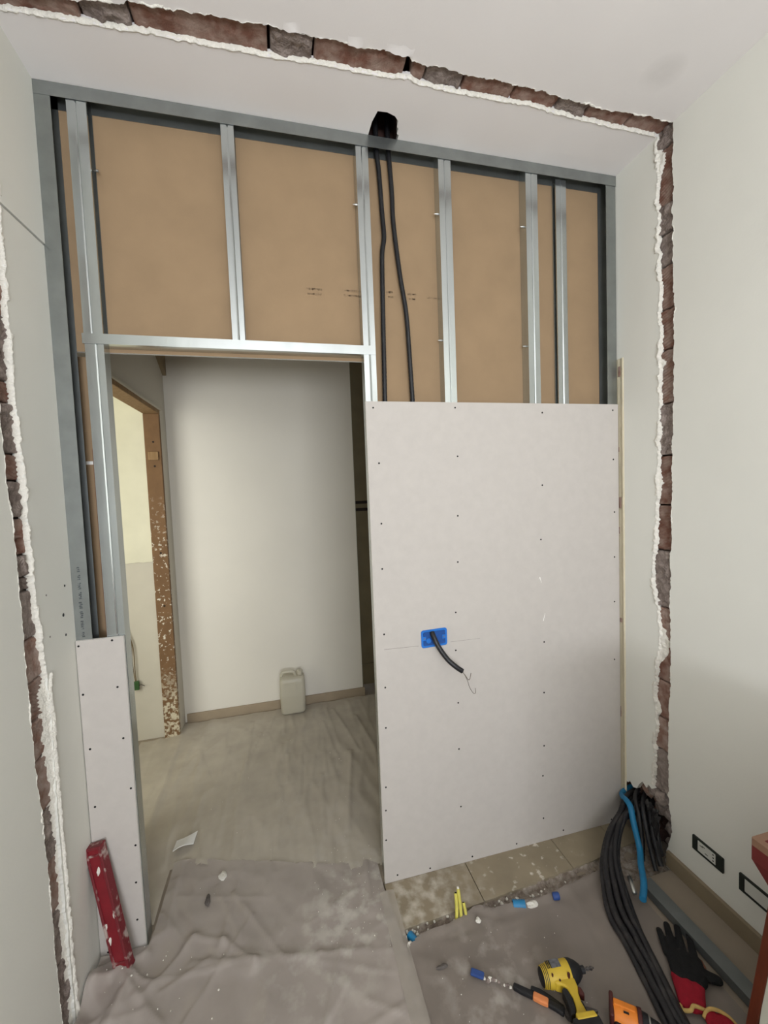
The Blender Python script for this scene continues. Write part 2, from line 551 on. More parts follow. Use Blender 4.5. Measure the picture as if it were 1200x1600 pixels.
cn = lambda u: ceil_near(u)
k = 0
for (a, b, kd, mt, rc) in [(-0.72, -0.481, 'plain', 'brick', 0.012), (-0.477, -0.348, 'mortar', 'mortar', 0.014), (-0.344, 0.031, 'plain', 'brick', 0.012), (0.037, 0.166, 'mortar', 'mortar', 0.012),
                           (0.170, 0.462, 'plain', 'brick', 0.011), (0.488, 0.534, 'plain', 'brick', 0.014), (0.537, 0.668, 'mortar', 'mortar', 0.014), (0.675, 0.86, 'plain', 'brick', 0.013),
                           (0.863, 1.040, 'plain', 'brick', 0.012), (1.046, 1.173, 'mortar', 'mortar', 0.012), (1.177, 1.36, 'plain', 'brick', 0.013), (1.363, 1.54, 'plain', 'brick', 0.012)]:
    k += 1
    chase_piece(ceiling, CEILM, a, b, ceil_near, ceil_far, rc, kd, mt, k * 3.1)


def rim(parent, MAP, edge, u0, u1, side, wr, hr, seed, mat='rim', name='plaster_rim', step=0.006, dip=0.012, gaps=0.0):
    """A crumbly lip of plaster along an edge; side = +1 lies toward +y, -1 toward -y; it dips into the chase on the other side."""
    us_ = frange(u0, u1, step)
    vs_ = []
    prof = [(-1.0, dip), (-0.35, 0.1), (0.15, -1.0), (0.6, -0.75), (1.0, 0.12)]
    for i, u in enumerate(us_):
        e = edge(u)
        a = 0.5 + 1.1 * max(0, nz(u, seed, 1, 14) + 0.3) + 0.9 * nz(u, seed, 2, 45) + 0.5 * nz(u, seed, 6, 120)
        h = 0.5 + 0.8 * max(0, nz(u, seed, 3, 20) + 0.3) + 0.6 * nz(u, seed, 4, 75)
        g = nz(u, seed, 7, 9)
        if gaps and g < gaps:
            a *= 0.25
            h *= 0.2
        a = max(0.12, a)
        h = max(0.08, h)
        for q, (s, d) in enumerate(prof):
            jit = 0.0040 * nz(u, q * 1.7, seed, 95)
            dd = dip if q == 0 else d * hr * h
            ww = s * wr * (a if q > 1 else 0.45)
            vs_.append(MAP(u, e + side * ww + jit, dd + (0 if q in (0, 4) else jit)))
    n = len(prof)
    fs = []
    for i in range(len(us_) - 1):
        for q in range(n - 1):
            fs.append((i * n + q, (i + 1) * n + q, (i + 1) * n + q + 1, i * n + q + 1))
    return MB().add(vs_, fs).build(name, mat, parent, smooth=True)


rim(ceiling, CEILM, ceil_far, XL, XR - 0.01, 1, 0.0060, 0.0035, 11, gaps=0.0, step=0.004)
rim(ceiling, CEILM, ceil_near, XL, XR, -1, 0.006, 0.004, 12, gaps=0.18, mat='rim')
# curled flake of torn paint beside the duct hole and along the near lip
for (cx, cy, ln, sd) in [(0.43, -0.338, 0.09, 1), (0.29, -0.334, 0.05, 2), (0.10, -0.336, 0.05, 3)]:
    pts = []
    vs_ = []
    us_ = frange(-ln / 2, ln / 2, 0.006)
    for u in us_:
        for t in (0, 0.5, 1):
            vs_.append((cx + u, cy + 0.024 * t + 0.010 * nz(u, sd, t, 45), ZC - 0.0008 - 0.004 * t * t * (1 - (2 * u / ln) ** 2) - 0.002 * abs(nz(u, sd, 3, 80)) * t))
    fs = []
    for i in range(len(us_) - 1):
        for q in range(2):
            fs.append((i * 3 + q, (i + 1) * 3 + q, (i + 1) * 3 + q + 1, i * 3 + q + 1))
    MB().add(vs_, fs).build('paint_flake', 'ceiling', ceiling, smooth=True)

# ------------------------------------------------------------------ structure: right wall
mb = MB()
zs = frange(-0.02, ZC + 0.02, 0.007)
out = [(-4.1, -0.02), (-4.1, ZC + 0.02)] + [(right_near(z), z) for z in reversed(zs)]
mb.prism(out, lambda p: RIGHTM(p[1], p[0], 0), lambda p: RIGHTM(p[1], p[0], TH))
zs = frange(0.30, ZC + 0.02, 0.007)
hole_edge = [(-0.196, 0.292), (-0.178, 0.276), (-0.162, 0.284), (-0.150, 0.262), (-0.129, 0.276), (-0.112, 0.252), (-0.098, 0.222), (-0.078, 0.214), (-0.058, 0.232), (-0.048, 0.216), (-0.03, 0.224), (-0.018, 0.19), (-0.004, 0.15), (0.012, 0.10), (0.03, 0.06), (0.06, 0.04)]
out = [(0.06, ZC + 0.02)] + [(right_far(z), z) for z in reversed(zs)] + hole_edge
mb.prism(out, lambda p: RIGHTM(p[1], p[0], 0), lambda p: RIGHTM(p[1], p[0], TH))
wall_right = mb.build('wall_right', 'plaster', kind='structure')
mb = MB()
mb.box((XR + 0.10, -0.36, -0.05), (XR + 0.2, 0.10, ZC + 0.1))
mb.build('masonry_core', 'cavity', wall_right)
k = 100
for (a, b, kd, mt, rc) in [(2.955, 3.03, 'mortar', 'mortar', 0.010), (2.735, 2.952, 'ridged', 'brick', 0.012), (2.625, 2.733, 'mortar', 'mortar', 0.010), (2.50, 2.622, 'plain', 'mortar', 0.014), (2.33, 2.497, 'ridged', 'brick', 0.012),
                           (2.17, 2.327, 'ridged', 'brick', 0.012), (1.955, 2.167, 'ridged', 'brick2', 0.012), (1.745, 1.952, 'mortar', 'mortar', 0.011), (1.54, 1.742, 'ridged', 'brick', 0.013), (1.35, 1.537, 'ridged', 'brick', 0.013),
                           (1.11, 1.347, 'mortar', 'mortar', 0.012), (0.95, 1.107, 'plain', 'brick2', 0.012), (0.79, 0.947, 'plain', 'brick', 0.012), (0.625, 0.787, 'plain', 'brick', 0.012), (0.48, 0.622, 'plain', 'brick2', 0.012), (0.292, 0.477, 'mortar', 'mortar', 0.012)]:
    k += 1
    chase_piece(wall_right, RIGHTM, a, b, right_near, right_far, rc, kd, mt, k * 2.3)
rim(wall_right, RIGHTM, right_far, 0.30, ZC - 0.01, 1, 0.013, 0.005, 21, gaps=0.02, step=0.004)
rim(wall_right, RIGHTM, right_near, 0.30, ZC - 0.01, -1, 0.004, 0.003, 22, gaps=0.2)
# patches of thick white plaster that spill over the strip
for (z0, z1, wd, sd) in [(0.86, 1.02, 0.055, 1), (0.62, 0.70, 0.03, 2), (1.60, 1.70, 0.02, 3), (2.86, 2.97, 0.035, 4), (2.10, 2.14, 0.03, 5)]:
    vs_ = []
    us_ = frange(z0, z1, 0.006)
    nv = 10
    for u in us_:
        e = 4 * (u - z0) * (z1 - u) / (z1 - z0) ** 2
        for j in range(nv):
            t = j / (nv - 1)
            a = right_far(u) + 0.006
            v = a - t * wd * (0.25 + 0.75 * e) * (1 + 0.4 * nz(u, sd, 2, 50))
            vs_.append(RIGHTM(u, v, 0.004 + 0.006 * t + 0.006 * nz(u, v, sd, 60) + 0.012 * max(0, t - 0.8) * 5 * 0.6))
    fs = [(i * nv + j, (i + 1) * nv + j, (i + 1) * nv + j + 1, i * nv + j + 1) for i in range(len(us_) - 1) for j in range(nv - 1)]
    MB().add(vs_, fs).build('plaster_patch', 'rim', wall_right, smooth=True)
# rubble inside the broken-out corner hole


def rock(c, r, seed, sub=2, sq=(1, 1, 1)):
    bm = bmesh.new()
    bmesh.ops.create_icosphere(bm, subdivisions=sub, radius=1.0)
    vs_ = []
    for v in bm.verts:
        p = v.co
        k_ = 1 + 0.45 * nz(p.x + seed * 3.3, p.y, p.z, 1.3) + 0.2 * nz(p.x, p.y + seed * 1.7, p.z, 4)
        vs_.append((c[0] + p.x * r * k_ * sq[0], c[1] + p.y * r * k_ * sq[1], c[2] + p.z * r * k_ * sq[2]))
    fs = [tuple(v.index for v in f.verts) for f in bm.faces]
    bm.free()
    return vs_, fs


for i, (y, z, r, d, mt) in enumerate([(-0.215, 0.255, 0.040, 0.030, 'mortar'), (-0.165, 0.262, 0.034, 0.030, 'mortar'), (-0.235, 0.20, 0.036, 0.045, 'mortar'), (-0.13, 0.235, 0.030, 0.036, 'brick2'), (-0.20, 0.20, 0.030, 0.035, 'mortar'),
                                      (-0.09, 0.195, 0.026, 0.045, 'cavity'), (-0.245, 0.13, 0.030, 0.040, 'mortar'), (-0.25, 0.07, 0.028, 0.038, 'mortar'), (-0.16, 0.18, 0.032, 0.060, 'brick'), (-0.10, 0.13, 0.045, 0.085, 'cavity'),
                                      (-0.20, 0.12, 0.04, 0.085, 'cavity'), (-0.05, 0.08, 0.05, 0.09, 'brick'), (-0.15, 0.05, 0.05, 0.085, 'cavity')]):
    v_, f_ = rock((XR + d, y, z), r, i, sq=(0.8, 1, 1))
    MB().add(v_, f_).build('rubble_lump', mt, wall_right)
# narrow old door-rebate strip beside the partition
mb = MB()
vs_ = []
us_ = frange(0.16, 2.20, 0.012)
prof = [(-0.040, 0.0006), (-0.036, -0.004), (-0.030, -0.004), (-0.027, 0.0), (-0.012, -0.003), (0.0, -0.003), (0.0, 0.004)]
for u in us_:
    for q, (v, d) in enumerate(prof):
        vs_.append(RIGHTM(u, v + 0.0022 * nz(u, q, 3, 18), d + 0.0015 * nz(u, q, 5, 40) * (q not in (0, 6))))
n = len(prof)
mb.add(vs_, [(i * n + q, (i + 1) * n + q, (i + 1) * n + q + 1, i * n + q + 1) for i in range(len(us_) - 1) for q in range(n - 1)])
trim = mb.build('trim_1', pm('old_rebate_paint', (212, 202, 176), 0.8, 0.03, 5, 0.5, 60), kind='structure', smooth=True)
for i, (z, ln) in enumerate([(2.12, 0.045), (1.78, 0.02), (1.52, 0.05), (1.40, 0.03), (0.98, 0.02), (0.52, 0.05)]):
    MB().box((XR - 0.006, -0.022 + 0.008 * (i % 2), z), (XR - 0.001, -0.012 + 0.008 * (i % 2), z + ln)).build('chip_mark', 'brick2', trim)

# ------------------------------------------------------------------ structure: left wall
mb = MB()
zs = frange(-0.02, ZC + 0.02, 0.007)
out = [(-4.1, -0.02), (-4.1, ZC + 0.02)] + [(left_near(z), z) for z in reversed(zs)]
mb.prism(out, lambda p: LEFTM(p[1], p[0], 0), lambda p: LEFTM(p[1], p[0], TH))
zs = frange(-0.02, 2.474, 0.007)
out = [(left_far(z), z) for z in zs] + [(0.06, 2.493), (0.06, -0.02)]
mb.prism(out, lambda p: LEFTM(p[1], p[0], 0), lambda p: LEFTM(p[1], p[0], TH))
zs = frange(2.480, ZC + 0.02, 0.007)
out = [(left_far(z), z) for z in zs] + [(0.06, ZC + 0.02), (0.06, 2.499)]
mb.prism(out, lambda p: LEFTM(p[1], p[0], -0.003), lambda p: LEFTM(p[1], p[0], TH))
wall_left = mb.build('wall_left', 'plaster', kind='structure')
mb = MB()
mb.box((XL - 0.11, -0.36, -0.05), (XL - 0.095, 0.0, ZC + 0.1))
mb.box((XL - 0.03, -0.20, 2.44), (XL - 0.023, 0.06, 2.53))
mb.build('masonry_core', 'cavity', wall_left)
k = 200
for (a, b, kd, mt, rc) in [(2.34, 2.62, 'plain', 'brick', 0.014), (2.17, 2.337, 'plain', 'brick', 0.014), (1.99, 2.167, 'mortar', 'mortar', 0.014), (1.93, 1.987, 'ridged', 'brick', 0.012), (1.79, 1.927, 'mortar', 'mortar', 0.012), (1.715, 1.787, 'ridged', 'brick', 0.013), (1.61, 1.712, 'mortar', 'mortar', 0.013),
                           (1.505, 1.607, 'hollow', 'brick', 0.012), (1.44, 1.502, 'mortar', 'mortar', 0.012), (1.40, 1.437, 'ridged', 'mortar', 0.013), (1.26, 1.397, 'plain', 'mortar', 0.012), (1.135, 1.257, 'plain', 'brick2', 0.012), (1.02, 1.132, 'ridged', 'brick2', 0.012), (0.90, 1.017, 'plain', 'brick2', 0.014),
                           (0.74, 0.897, 'plain', 'brick2', 0.012), (0.58, 0.737, 'mortar', 'mortar', 0.014), (0.41, 0.577, 'plain', 'brick2', 0.014), (0.25, 0.407, 'plain', 'mortar', 0.014), (0.10, 0.247, 'mortar', 'mortar', 0.014), (-0.02, 0.097, 'plain', 'mortar', 0.014)]:
    k += 1
    chase_piece(wall_left, LEFTM, a, b, left_near, left_far, rc, kd, mt, k * 1.9)
rim(wall_left, LEFTM, left_far, 1.12, 2.47, 1, 0.0105, 0.004, 31, dip=0.016, gaps=-0.1, step=0.004)
rim(wall_left, LEFTM, left_far, 2.50, 2.99, 1, 0.010, 0.006, 32, dip=0.016)
rim(wall_left, LEFTM, left_near, 0.0, 2.99, -1, 0.005, 0.003, 33, gaps=0.2)
# wide plaster spill down the lower half of the left strip
vs_ = []
us_ = frange(0.0, 1.13, 0.006)
nv = 14
wid = lerp_pts([(0.0, 0.034), (0.3, 0.036), (0.5, 0.030), (0.7, 0.036), (0.8, 0.048), (0.95, 0.052), (1.08, 0.052), (1.13, 0.02)])
for u in us_:
    wdt = wid(u) * (1 + 0.25 * nz(u, 4, 1, 30))
    for j in range(nv):
        t = j / (nv - 1)
        v = left_far(u) + 0.022 - t * wdt + 0.003 * nz(u, t, 3, 80)
        d = -0.006 * math.sin(min(1, t * 2.2) * math.pi) + 0.018 * max(0, t - 0.35) / 0.65 + 0.004 * nz(u, v, 8, 45) + 0.003 * nz(u, v, 9, 110)
        vs_.append(LEFTM(u, v, d if j else 0.001))
fs = [(i * nv + j, (i + 1) * nv + j, (i + 1) * nv + j + 1, i * nv + j + 1) for i in range(len(us_) - 1) for j in range(nv - 1)]
MB().add(vs_, fs).build('plaster_patch', 'rim', wall_left, smooth=True)

# ------------------------------------------------------------------ structure: floor with the open channel of the old wall
mb = MB()
mb.box((-0.90, -4.2, -0.06), (1.75, -0.285, 0.0))
mb.box((-0.90, -0.285, -0.06), (0.33, -0.185, 0.0))
mb.box((0.33, -0.30, -0.10), (1.75, -0.17, -0.045))
mb.box((-0.90, -0.185, -0.06), (0.33, 0.0, 0.0))
mb.box((0.33, -0.185, -0.06), (1.75, 0.0, -0.018))
mb.box((-3.0, 0.0, -0.06), (2.1, 3.2, 0.0))
mb.box((-3.0, -0.4, -0.06), (-0.90, 0.0, 0.0))
floor = mb.build('floor', 'floor', kind='structure')
# rough bed of the channel
vs_ = []
us_ = frange(0.33, 1.53, 0.008)
nv = 16
for u in us_:
    far_ = float(np.interp(u, [0.33, 0.487, 0.678, 0.981, 1.246, 1.40, 1.53], [-0.212, -0.205, -0.20, -0.182, -0.165, -0.15, -0.13]))
    for j in range(nv):
        t = j / (nv - 1)
        v = -0.295 + t * (far_ + 0.012 + 0.295)
        d = -0.018 + 0.010 * nz(u, v, 2, 22) + 0.008 * nz(u, v, 4, 60) + 0.004 * nz(u, v, 6, 140)
        d += 0.02 * max(0, t - 0.86) / 0.14 + 0.014 * max(0, 0.12 - t) / 0.12
        vs_.append((u, v, min(d, -0.001)))
fs = [(i * nv + j, (i + 1) * nv + j, (i + 1) * nv + j + 1, i * nv + j + 1) for i in range(len(us_) - 1) for j in range(nv - 1)]
MB().add(vs_, fs).build('rubble_bed', 'screed', floor, smooth=True)
# stone threshold slabs between the partition and the channel
slab_far = jag(lerp_pts([(0.33, -0.207), (0.487, -0.20), (0.678, -0.195), (0.981, -0.176), (1.246, -0.158), (1.53, -0.125)]), 0.004, 41)
for (a, b, dz) in [(0.338, 0.700, 0.0), (0.703, 1.130, 0.0012), (1.133, 1.40, 0.0006), (1.403, 1.53, 0.0)]:
    out = [(u, slab_far(u)) for u in frange(a, b, 0.01)] + [(b, -0.0005), (a, -0.0005)]
    MB().prism(out, lambda p: (p[0], p[1], -0.02), lambda p: (p[0], p[1], 0.0015 + dz)).build('stone_slab', 'stone', floor)

# ------------------------------------------------------------------ structure: rest of the shell (rear wall with window, hall, side room)
mb = MB()
mb.box((XL - 0.05, -4.10, -0.05), (-0.55, -4.0, ZC + 0.05))
mb.box((0.85, -4.10, -0.05), (XR + 0.05, -4.0, ZC + 0.05))
mb.box((-0.55, -4.10, -0.05), (0.85, -4.0, 1.0))
mb.box((-0.55, -4.10, 2.70), (0.85, -4.0, ZC + 0.05))
mb.build('wall_rear', 'plaster', kind='structure')
win = MB()
for (a, b) in (((-0.55, -4.09, 1.0), (-0.49, -4.03, 2.7)), ((0.79, -4.09, 1.0), (0.85, -4.03, 2.7)), ((-0.49, -4.09, 1.0), (0.79, -4.03, 1.06)), ((-0.49, -4.09, 2.64), (0.79, -4.03, 2.7)), ((0.12, -4.09, 1.06), (0.18, -4.03, 2.64))):
    win.box(a, b)
win.build('window_1', 'whiteboard', kind='structure')

YB = 1.606
mb = MB()
mb.box((-0.76, YB, 0), (0.563, YB + 0.10, ZC))
mb.build('wall_back', 'hallwall', kind='structure')
mb = MB()   # hall left wall, with the doorway to the side room
mb.box((-0.85, 0.064, 0), (-0.76, 0.50, ZC))
mb.box((-0.85, 0.50, 2.225), (-0.76, 1.455, ZC))
mb.box((-0.85, 1.455, 0), (-0.76, YB + 0.1, ZC))
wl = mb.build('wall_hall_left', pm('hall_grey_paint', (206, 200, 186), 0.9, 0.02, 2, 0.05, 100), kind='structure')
mb = MB()
mb.box((0.563, 1.86, 0), (2.1, 1.96, ZC))
mb.box((2.0, 0.064, 0), (2.1, 1.86, ZC))
mb.box((1.53, -0.36, -0.05), (1.55, -0.37, 0.0))
mb.build('wall_hall_right', 'hallwall', kind='structure')
mb = MB()
mb.box((-3.0, 1.46, 0.0), (-0.85, 1.56, 1.222))
mb.build('wall_side_lower', 'creamlow', kind='structure')
mb = MB()
out = [(x, 1.222 + 0.004 * nz(x, 1, 1, 30)) for x in frange(-3.0, -0.85, 0.01)] + [(-0.85, ZC), (-3.0, ZC)]
mb.prism(out, lambda p: (p[0], 1.452, p[1]), lambda p: (p[0], 1.56, p[1]))
mb.box((-3.1, -0.4, 0), (-3.0, 1.56, ZC))
mb.box((-3.1, -0.4, 0), (-0.85, -0.3, ZC))
mb.box((-3.1, -0.4, ZC), (-0.85, 1.6, ZC + 0.05))
mb.box((-0.92, -0.4, 0), (-0.85, 0.064, ZC))
mb.build('wall_side', 'cream', kind='structure')
# closed recess of olive-brown woodwork to the right of the back wall
dr = MB().box((0.60, 1.80, 0.0), (1.3, 1.855, 2.75)).build('door_2', 'oliveDoor', kind='structure')
for z in (1.535, 1.475):
    MB().box((0.60, 1.788, z), (1.3, 1.802, z + 0.024)).build('rail', 'darkgroove', dr)
MB().box((0.60, 1.785, 0.0), (1.3, 1.801, 0.17)).build('kick_board', 'oliveDoor', dr)

# skirting
MB().box((-0.745, YB - 0.014, 0.0), (0.563, YB, 0.066)).build('baseboard_back', 'basestone', kind='structure', bevel=0.002)
MB().box((0.5635, YB - 0.014, 0.0), (0.577, YB + 0.1, 0.066)).build('baseboard_back_return', 'basestone', kind='structure', bevel=0.002)
MB().box((XR - 0.016, -2.6, 0.0), (XR, -0.262, 0.066)).build('baseboard_right', 'basestone_dim', kind='structure', bevel=0.002)

# ------------------------------------------------------------------ wooden door frame of the side room
df = thing('door_1', (-0.80, 1.44, 0), None, None, kind='structure')
MB().box((-0.853, 1.425, 0.0), (-0.757, 1.4545, 2.205)).build('jamb', 'woodpaint', df, bevel=0.003)
MB().box((-0.853, 0.501, 0.0), (-0.757, 0.53, 2.205)).build('jamb', 'woodpaint', df, bevel=0.003)
MB().box((-0.853, 0.501, 2.205), (-0.757, 1.4545, 2.232)).build('head', 'wood', df, bevel=0.003)
MB().box((-0.7565, 0.50, 2.228), (-0.745, 1.455, 2.246)).build('trim_strip', 'creamlow', df, bevel=0.003)
MB().box((-0.835, 1.412, 1.900), (-0.772, 1.425, 1.955)).build('hinge_block', 'wood', df, bevel=0.003)
for z in (2.02, 1.86, 1.28, 0.92):
    MB().lathe((-0.80, 1.4255, z), (0, -1, 0), [(0, 0.007), (0.001, 0.007)], 10).build('screw_hole', 'darkgroove', df)
# sloping soffit wedge in the far top corner of the hall
MB().prism([(1.33, 2.66), (1.604, 2.50), (1.604, 2.90), (1.33, 2.90)], lambda p: (-0.7595, p[0], p[1]), lambda p: (-0.735, p[0], p[1])).build('trim_2', pm('tan_soffit', (150, 134, 108), 0.9), kind='structure')

# ------------------------------------------------------------------ metal stud frame
def sheet_path(mb_, path, ext, t=0.0009, mi=0):
    """Thin folded sheet: 2-D path thickened by t; ext(p, k) maps to the two ends k=0,1."""
    n = len(path)
    off = []
    for i in range(n):
        a = Vector(path[max(i - 1, 0)])
        b = Vector(path[min(i + 1, n - 1)])
        d = (b - a).normalized()
        nn = Vector((-d.y, d.x))
        off.append((path[i][0] + nn.x * t, path[i][1] + nn.y * t))
    ring = list(path) + list(reversed(off))
    m_ = len(ring)
    vs_ = [ext(p, 0) for p in ring] + [ext(p, 1) for p in ring]
    fs = [(i, (i + 1) % m_, m_ + (i + 1) % m_, m_ + i) for i in range(m_)]
    for kk in (0, 1):
        for i in range(n - 1):
            q = (i, i + 1, m_ - 2 - i, m_ - 1 - i)
            fs.append(tuple(kk * m_ + z for z in q))
    mb_.add(vs_, fs, mi)


frame = thing('metal_stud_frame', (0.4, 0.025, 0.0), 'galvanised steel stud frame of the new partition, half clad in board', 'stud frame')


def stud(x0, x1, z0, z1, web='left', y0=0.0, y1=0.05, grooves=(0.5,)):
    mb_ = MB()
    if web == 'right':
        x0, x1 = x1, x0
    s = 1 if x1 > x0 else -1
    path = [(x1, y0 + 0.006), (x1, y0)]
    for g in sorted(grooves, reverse=True):
        xm = x0 + (x1 - x0) * g
        path += [(xm + s * 0.004, y0), (xm, y0 + 0.0022), (xm - s * 0.004, y0)]
    path += [(x0, y0), (x0, y1), (x1, y1), (x1, y1 - 0.006)]
    sheet_path(mb_, path, lambda p, kk: (p[0], p[1], (z0, z1)[kk]))
    return mb_.build('stud', 'steel', frame)


stud(-0.617, -0.560, 2.18, 2.995, grooves=(0.45,))
stud(-0.617, -0.560, 0.0, 2.18, web='right', grooves=(0.4,))
stud(-0.141, -0.098, 2.20, 2.995)
stud(0.345, 0.392, 0.0, 2.995)
stud(0.681, 0.733, 0.0, 2.995)
stud(1.075, 1.130, 0.0, 2.995)
stud(1.236, 1.288, 0.0, 2.975, web='right', y0=0.020, y1=0.0495)

mb = MB()
sheet_path(mb, [(-0.003, 2.965), (-0.003, 3.008), (0.0495, 3.008), (0.0495, 2.965)], lambda p, kk: ((XL + 0.001, XR - 0.001)[kk], p[0], p[1]))
mb.build('top_track', 'track', frame)
mb = MB()
sheet_path(mb, [(XL + 0.050, -0.002), (XL + 0.001, -0.002), (XL + 0.001, 0.0495), (XL + 0.050, 0.0495)], lambda p, kk: (p[0], p[1], (0.0, 3.006)[kk]))
mb.build('wall_track', 'track', frame)
mb = MB()
sheet_path(mb, [(1.477, -0.002), (1.527, -0.002), (1.527, 0.0495), (1.477, 0.0495)], lambda p, kk: (p[0], p[1], (0.0, 3.006)[kk]))
mb.build('wall_track', 'track', frame)
mb = MB()
sheet_path(mb, [(-0.0025, 2.214), (-0.0025, 2.180), (0.0495, 2.180), (0.0495, 2.214)], lambda p, kk: ((-0.623, 0.392)[kk], p[0], p[1]))
mb.build('header_track', 'steel', frame)
mb = MB()
sheet_path(mb, [(0.0005, 0.03), (0.0005, 0.001), (0.0495, 0.001), (0.0495, 0.03)], lambda p, kk: ((0.345, 1.525)[kk], p[0], p[1]))
mb.build('floor_track', 'steel', frame)
mb = MB()
sheet_path(mb, [(0.0005, 0.03), (0.0005, 0.001), (0.0495, 0.001), (0.0495, 0.03)], lambda p, kk: ((-0.71, -0.56)[kk], p[0], p[1]))
mb.build('floor_track', 'steel', frame)
# screw points poking through the stud webs
tip = MB().lathe((0, 0, 0), (-1, 0, 0), [(0, 0.0045), (0.006, 0.004), (0.016, 0.0008)], 8)
tm = bpy.data.meshes.new('screw_tip')
tm.from_pydata(tip.v, [], tip.f)
tm.materials.append(M['zinc'])
for (x, z) in [(-0.560, 2.764), (0.345, 2.76), (0.681, 2.763), (1.075, 2.755), (0.681, 2.257), (1.075, 2.25)]:
    shared('screw', tm, (x + (0.016 if x < 0 else 0), 0.022, z), frame)
# stamped print on the left wall track (too worn to read)
mb = MB()
rr = random.Random(3)
z = 1.424
while z > 1.195:
    for t in range(rr.choice((3, 4, 5))):
        hgt = rr.uniform(0.0035, 0.0055)
        x = -0.693 + rr.uniform(-0.001, 0.001)
        mb.box((x, -0.0030, z - hgt), (x + 0.010, -0.0028, z - hgt + rr.uniform(0.001, 0.002)))
        mb.box((x + rr.uniform(0, 0.006), -0.0030, z - hgt), (x + rr.uniform(0.007, 0.010), -0.0028, z))
        z -= hgt + 0.0018
    z -= 0.008
mb.build('worn_print', 'ink_dark', frame)

# ------------------------------------------------------------------ brown backing boards on the far side of the frame
def board(name, lo, hi, face_mat, label, cat='board', group=None):
    mb_ = MB()
    mb_.box(lo, hi)
    o = mb_.build(name, [face_mat, 'gypsum'], label=label, cat=cat, group=group)
    for p in o.data.polygons:
        if abs(p.normal.y) < 0.5:
            p.material_index = 1
    return o


bA = board('backing_board', (-0.705, 0.0515, 2.168), (0.368, 0.064, 3.004), 'kraft', 'brown paper-faced backing board above the doorway', group='brown backing boards')
bB = board('backing_board', (0.369, 0.0515, 0.002), (0.706, 0.064, 3.004), 'kraft', 'narrow brown backing board behind the two hanging black conduits', group='brown backing boards')
bC = board('backing_board', (0.707, 0.0515, 0.002), (1.527, 0.064, 3.004), 'kraft', 'brown backing board at upper right behind the close-set studs', group='brown backing boards')
bD = board('backing_board', (-0.709, 0.1015, 0.002), (-0.612, 0.114, 2.165), 'kraft', 'narrow brown backing board strip left of the doorway', group='brown backing boards')
MB().box((-0.680, 0.1008, 1.780), (-0.654, 0.1015, 1.792)).build('label_sticker', 'white_mark', bD)


def print_marks(parent, x0, z, w_, rows, seed, y=0.0514):
    rr_ = random.Random(seed)
    mb_ = MB()
    for r_ in range(rows):
        x = x0 + rr_.uniform(0, 0.012)
        zz = z - r_ * 0.019
        while x < x0 + w_:
            lw = rr_.uniform(0.003, 0.0055)
            for b in range(rr_.choice((2, 3))):
                if rr_.random() < 0.5:
                    mb_.box((x, y - 0.0003, zz + rr_.uniform(0, 0.006)), (x + lw, y, zz + 0.0065 + rr_.uniform(0, 0.002)))
                else:
                    xx = x + rr_.uniform(0, lw - 0.001)
                    mb_.box((xx, y - 0.0003, zz), (xx + 0.0012, y, zz + 0.009))
            x += lw + 0.0016
    mb_.build('faded_print', 'ink', parent)


print_marks(bA, 0.134, 2.436, 0.060, 2, 1)
print_marks(bA, 0.275, 2.440, 0.066, 2, 2)
print_marks(bB, 0.455, 2.446, 0.030, 2, 3)
print_marks(bB, 0.548, 2.444, 0.036, 2, 4)
print_marks(bB, 0.628, 2.436, 0.016, 1, 5)
print_marks(bB, 0.654, 2.434, 0.024, 1, 6)
# reddish old wood lining edge seen through the left gap
MB().box((-0.634, 0.040, 1.0), (-0.627, 0.0512, 1.83)).build('wood_strip', 'redwood', label='thin reddish wooden strip beside the left doorway stud', cat='wood strip')

# ------------------------------------------------------------------ front boards with screws
sm = MB().lathe((0, 0, 0), (0, -1, 0), [(0, 0.0038), (0.0006, 0.0038), (0.0007, 0.0026)], 10)
screw_mesh = bpy.data.meshes.new('screw_head')
screw_mesh.from_pydata(sm.v, [], sm.f)
screw_mesh.materials.append(M['screw'])

big = board('drywall_sheet', (0.340, -0.0135, 0.003), (1.522, -0.0035, 1.996), 'board', 'tall white drywall sheet screwed right of the doorway, blue box in it', 'drywall')
big['label'] = 'tall white drywall sheet right of the doorway with a blue socket box'
for (x, z) in [(0.37, 1.971), (0.717, 1.974), (1.126, 1.956), (1.493, 1.969), (0.385, 1.753), (0.722, 1.774), (1.12, 1.64), (1.494, 1.745), (0.385, 1.512), (0.715, 1.526), (1.108, 1.4), (1.498, 1.502), (0.381, 1.329), (0.709, 1.331),
               (1.496, 1.292), (0.378, 1.061), (0.693, 1.117), (1.115, 0.936), (1.494, 1.081), (0.374, 0.84), (0.688, 0.954), (1.11, 0.703), (1.491, 0.804), (0.37, 0.671), (0.692, 0.724), (1.105, 0.455), (0.36, 0.419), (0.689, 0.52),
               (1.096, 0.315), (0.356, 0.32), (0.69, 0.261), (1.095, 0.113), (0.352, 0.192), (0.395, 0.028), (0.54, 0.019), (0.737, 0.021), (0.955, 0.025), (1.199, 0.03), (1.465, 0.02)]:
    shared('screw', screw_mesh, (x, -0.0135, z), big)
MB().prism([(0.376, 0.9975), (0.525, 0.9935), (0.525, 0.9947), (0.376, 0.9987)], lambda p: (p[0], -0.0137, p[1]), lambda p: (p[0], -0.0135, p[1])).build('pencil_line', 'pencil', big)
MB().prism([(0.665, 0.9930), (0.802, 0.9915), (0.802, 0.9922), (0.665, 0.9940)], lambda p: (p[0], -0.0137, p[1]), lambda p: (p[0], -0.0135, p[1])).build('pencil_line', 'pencil', big)
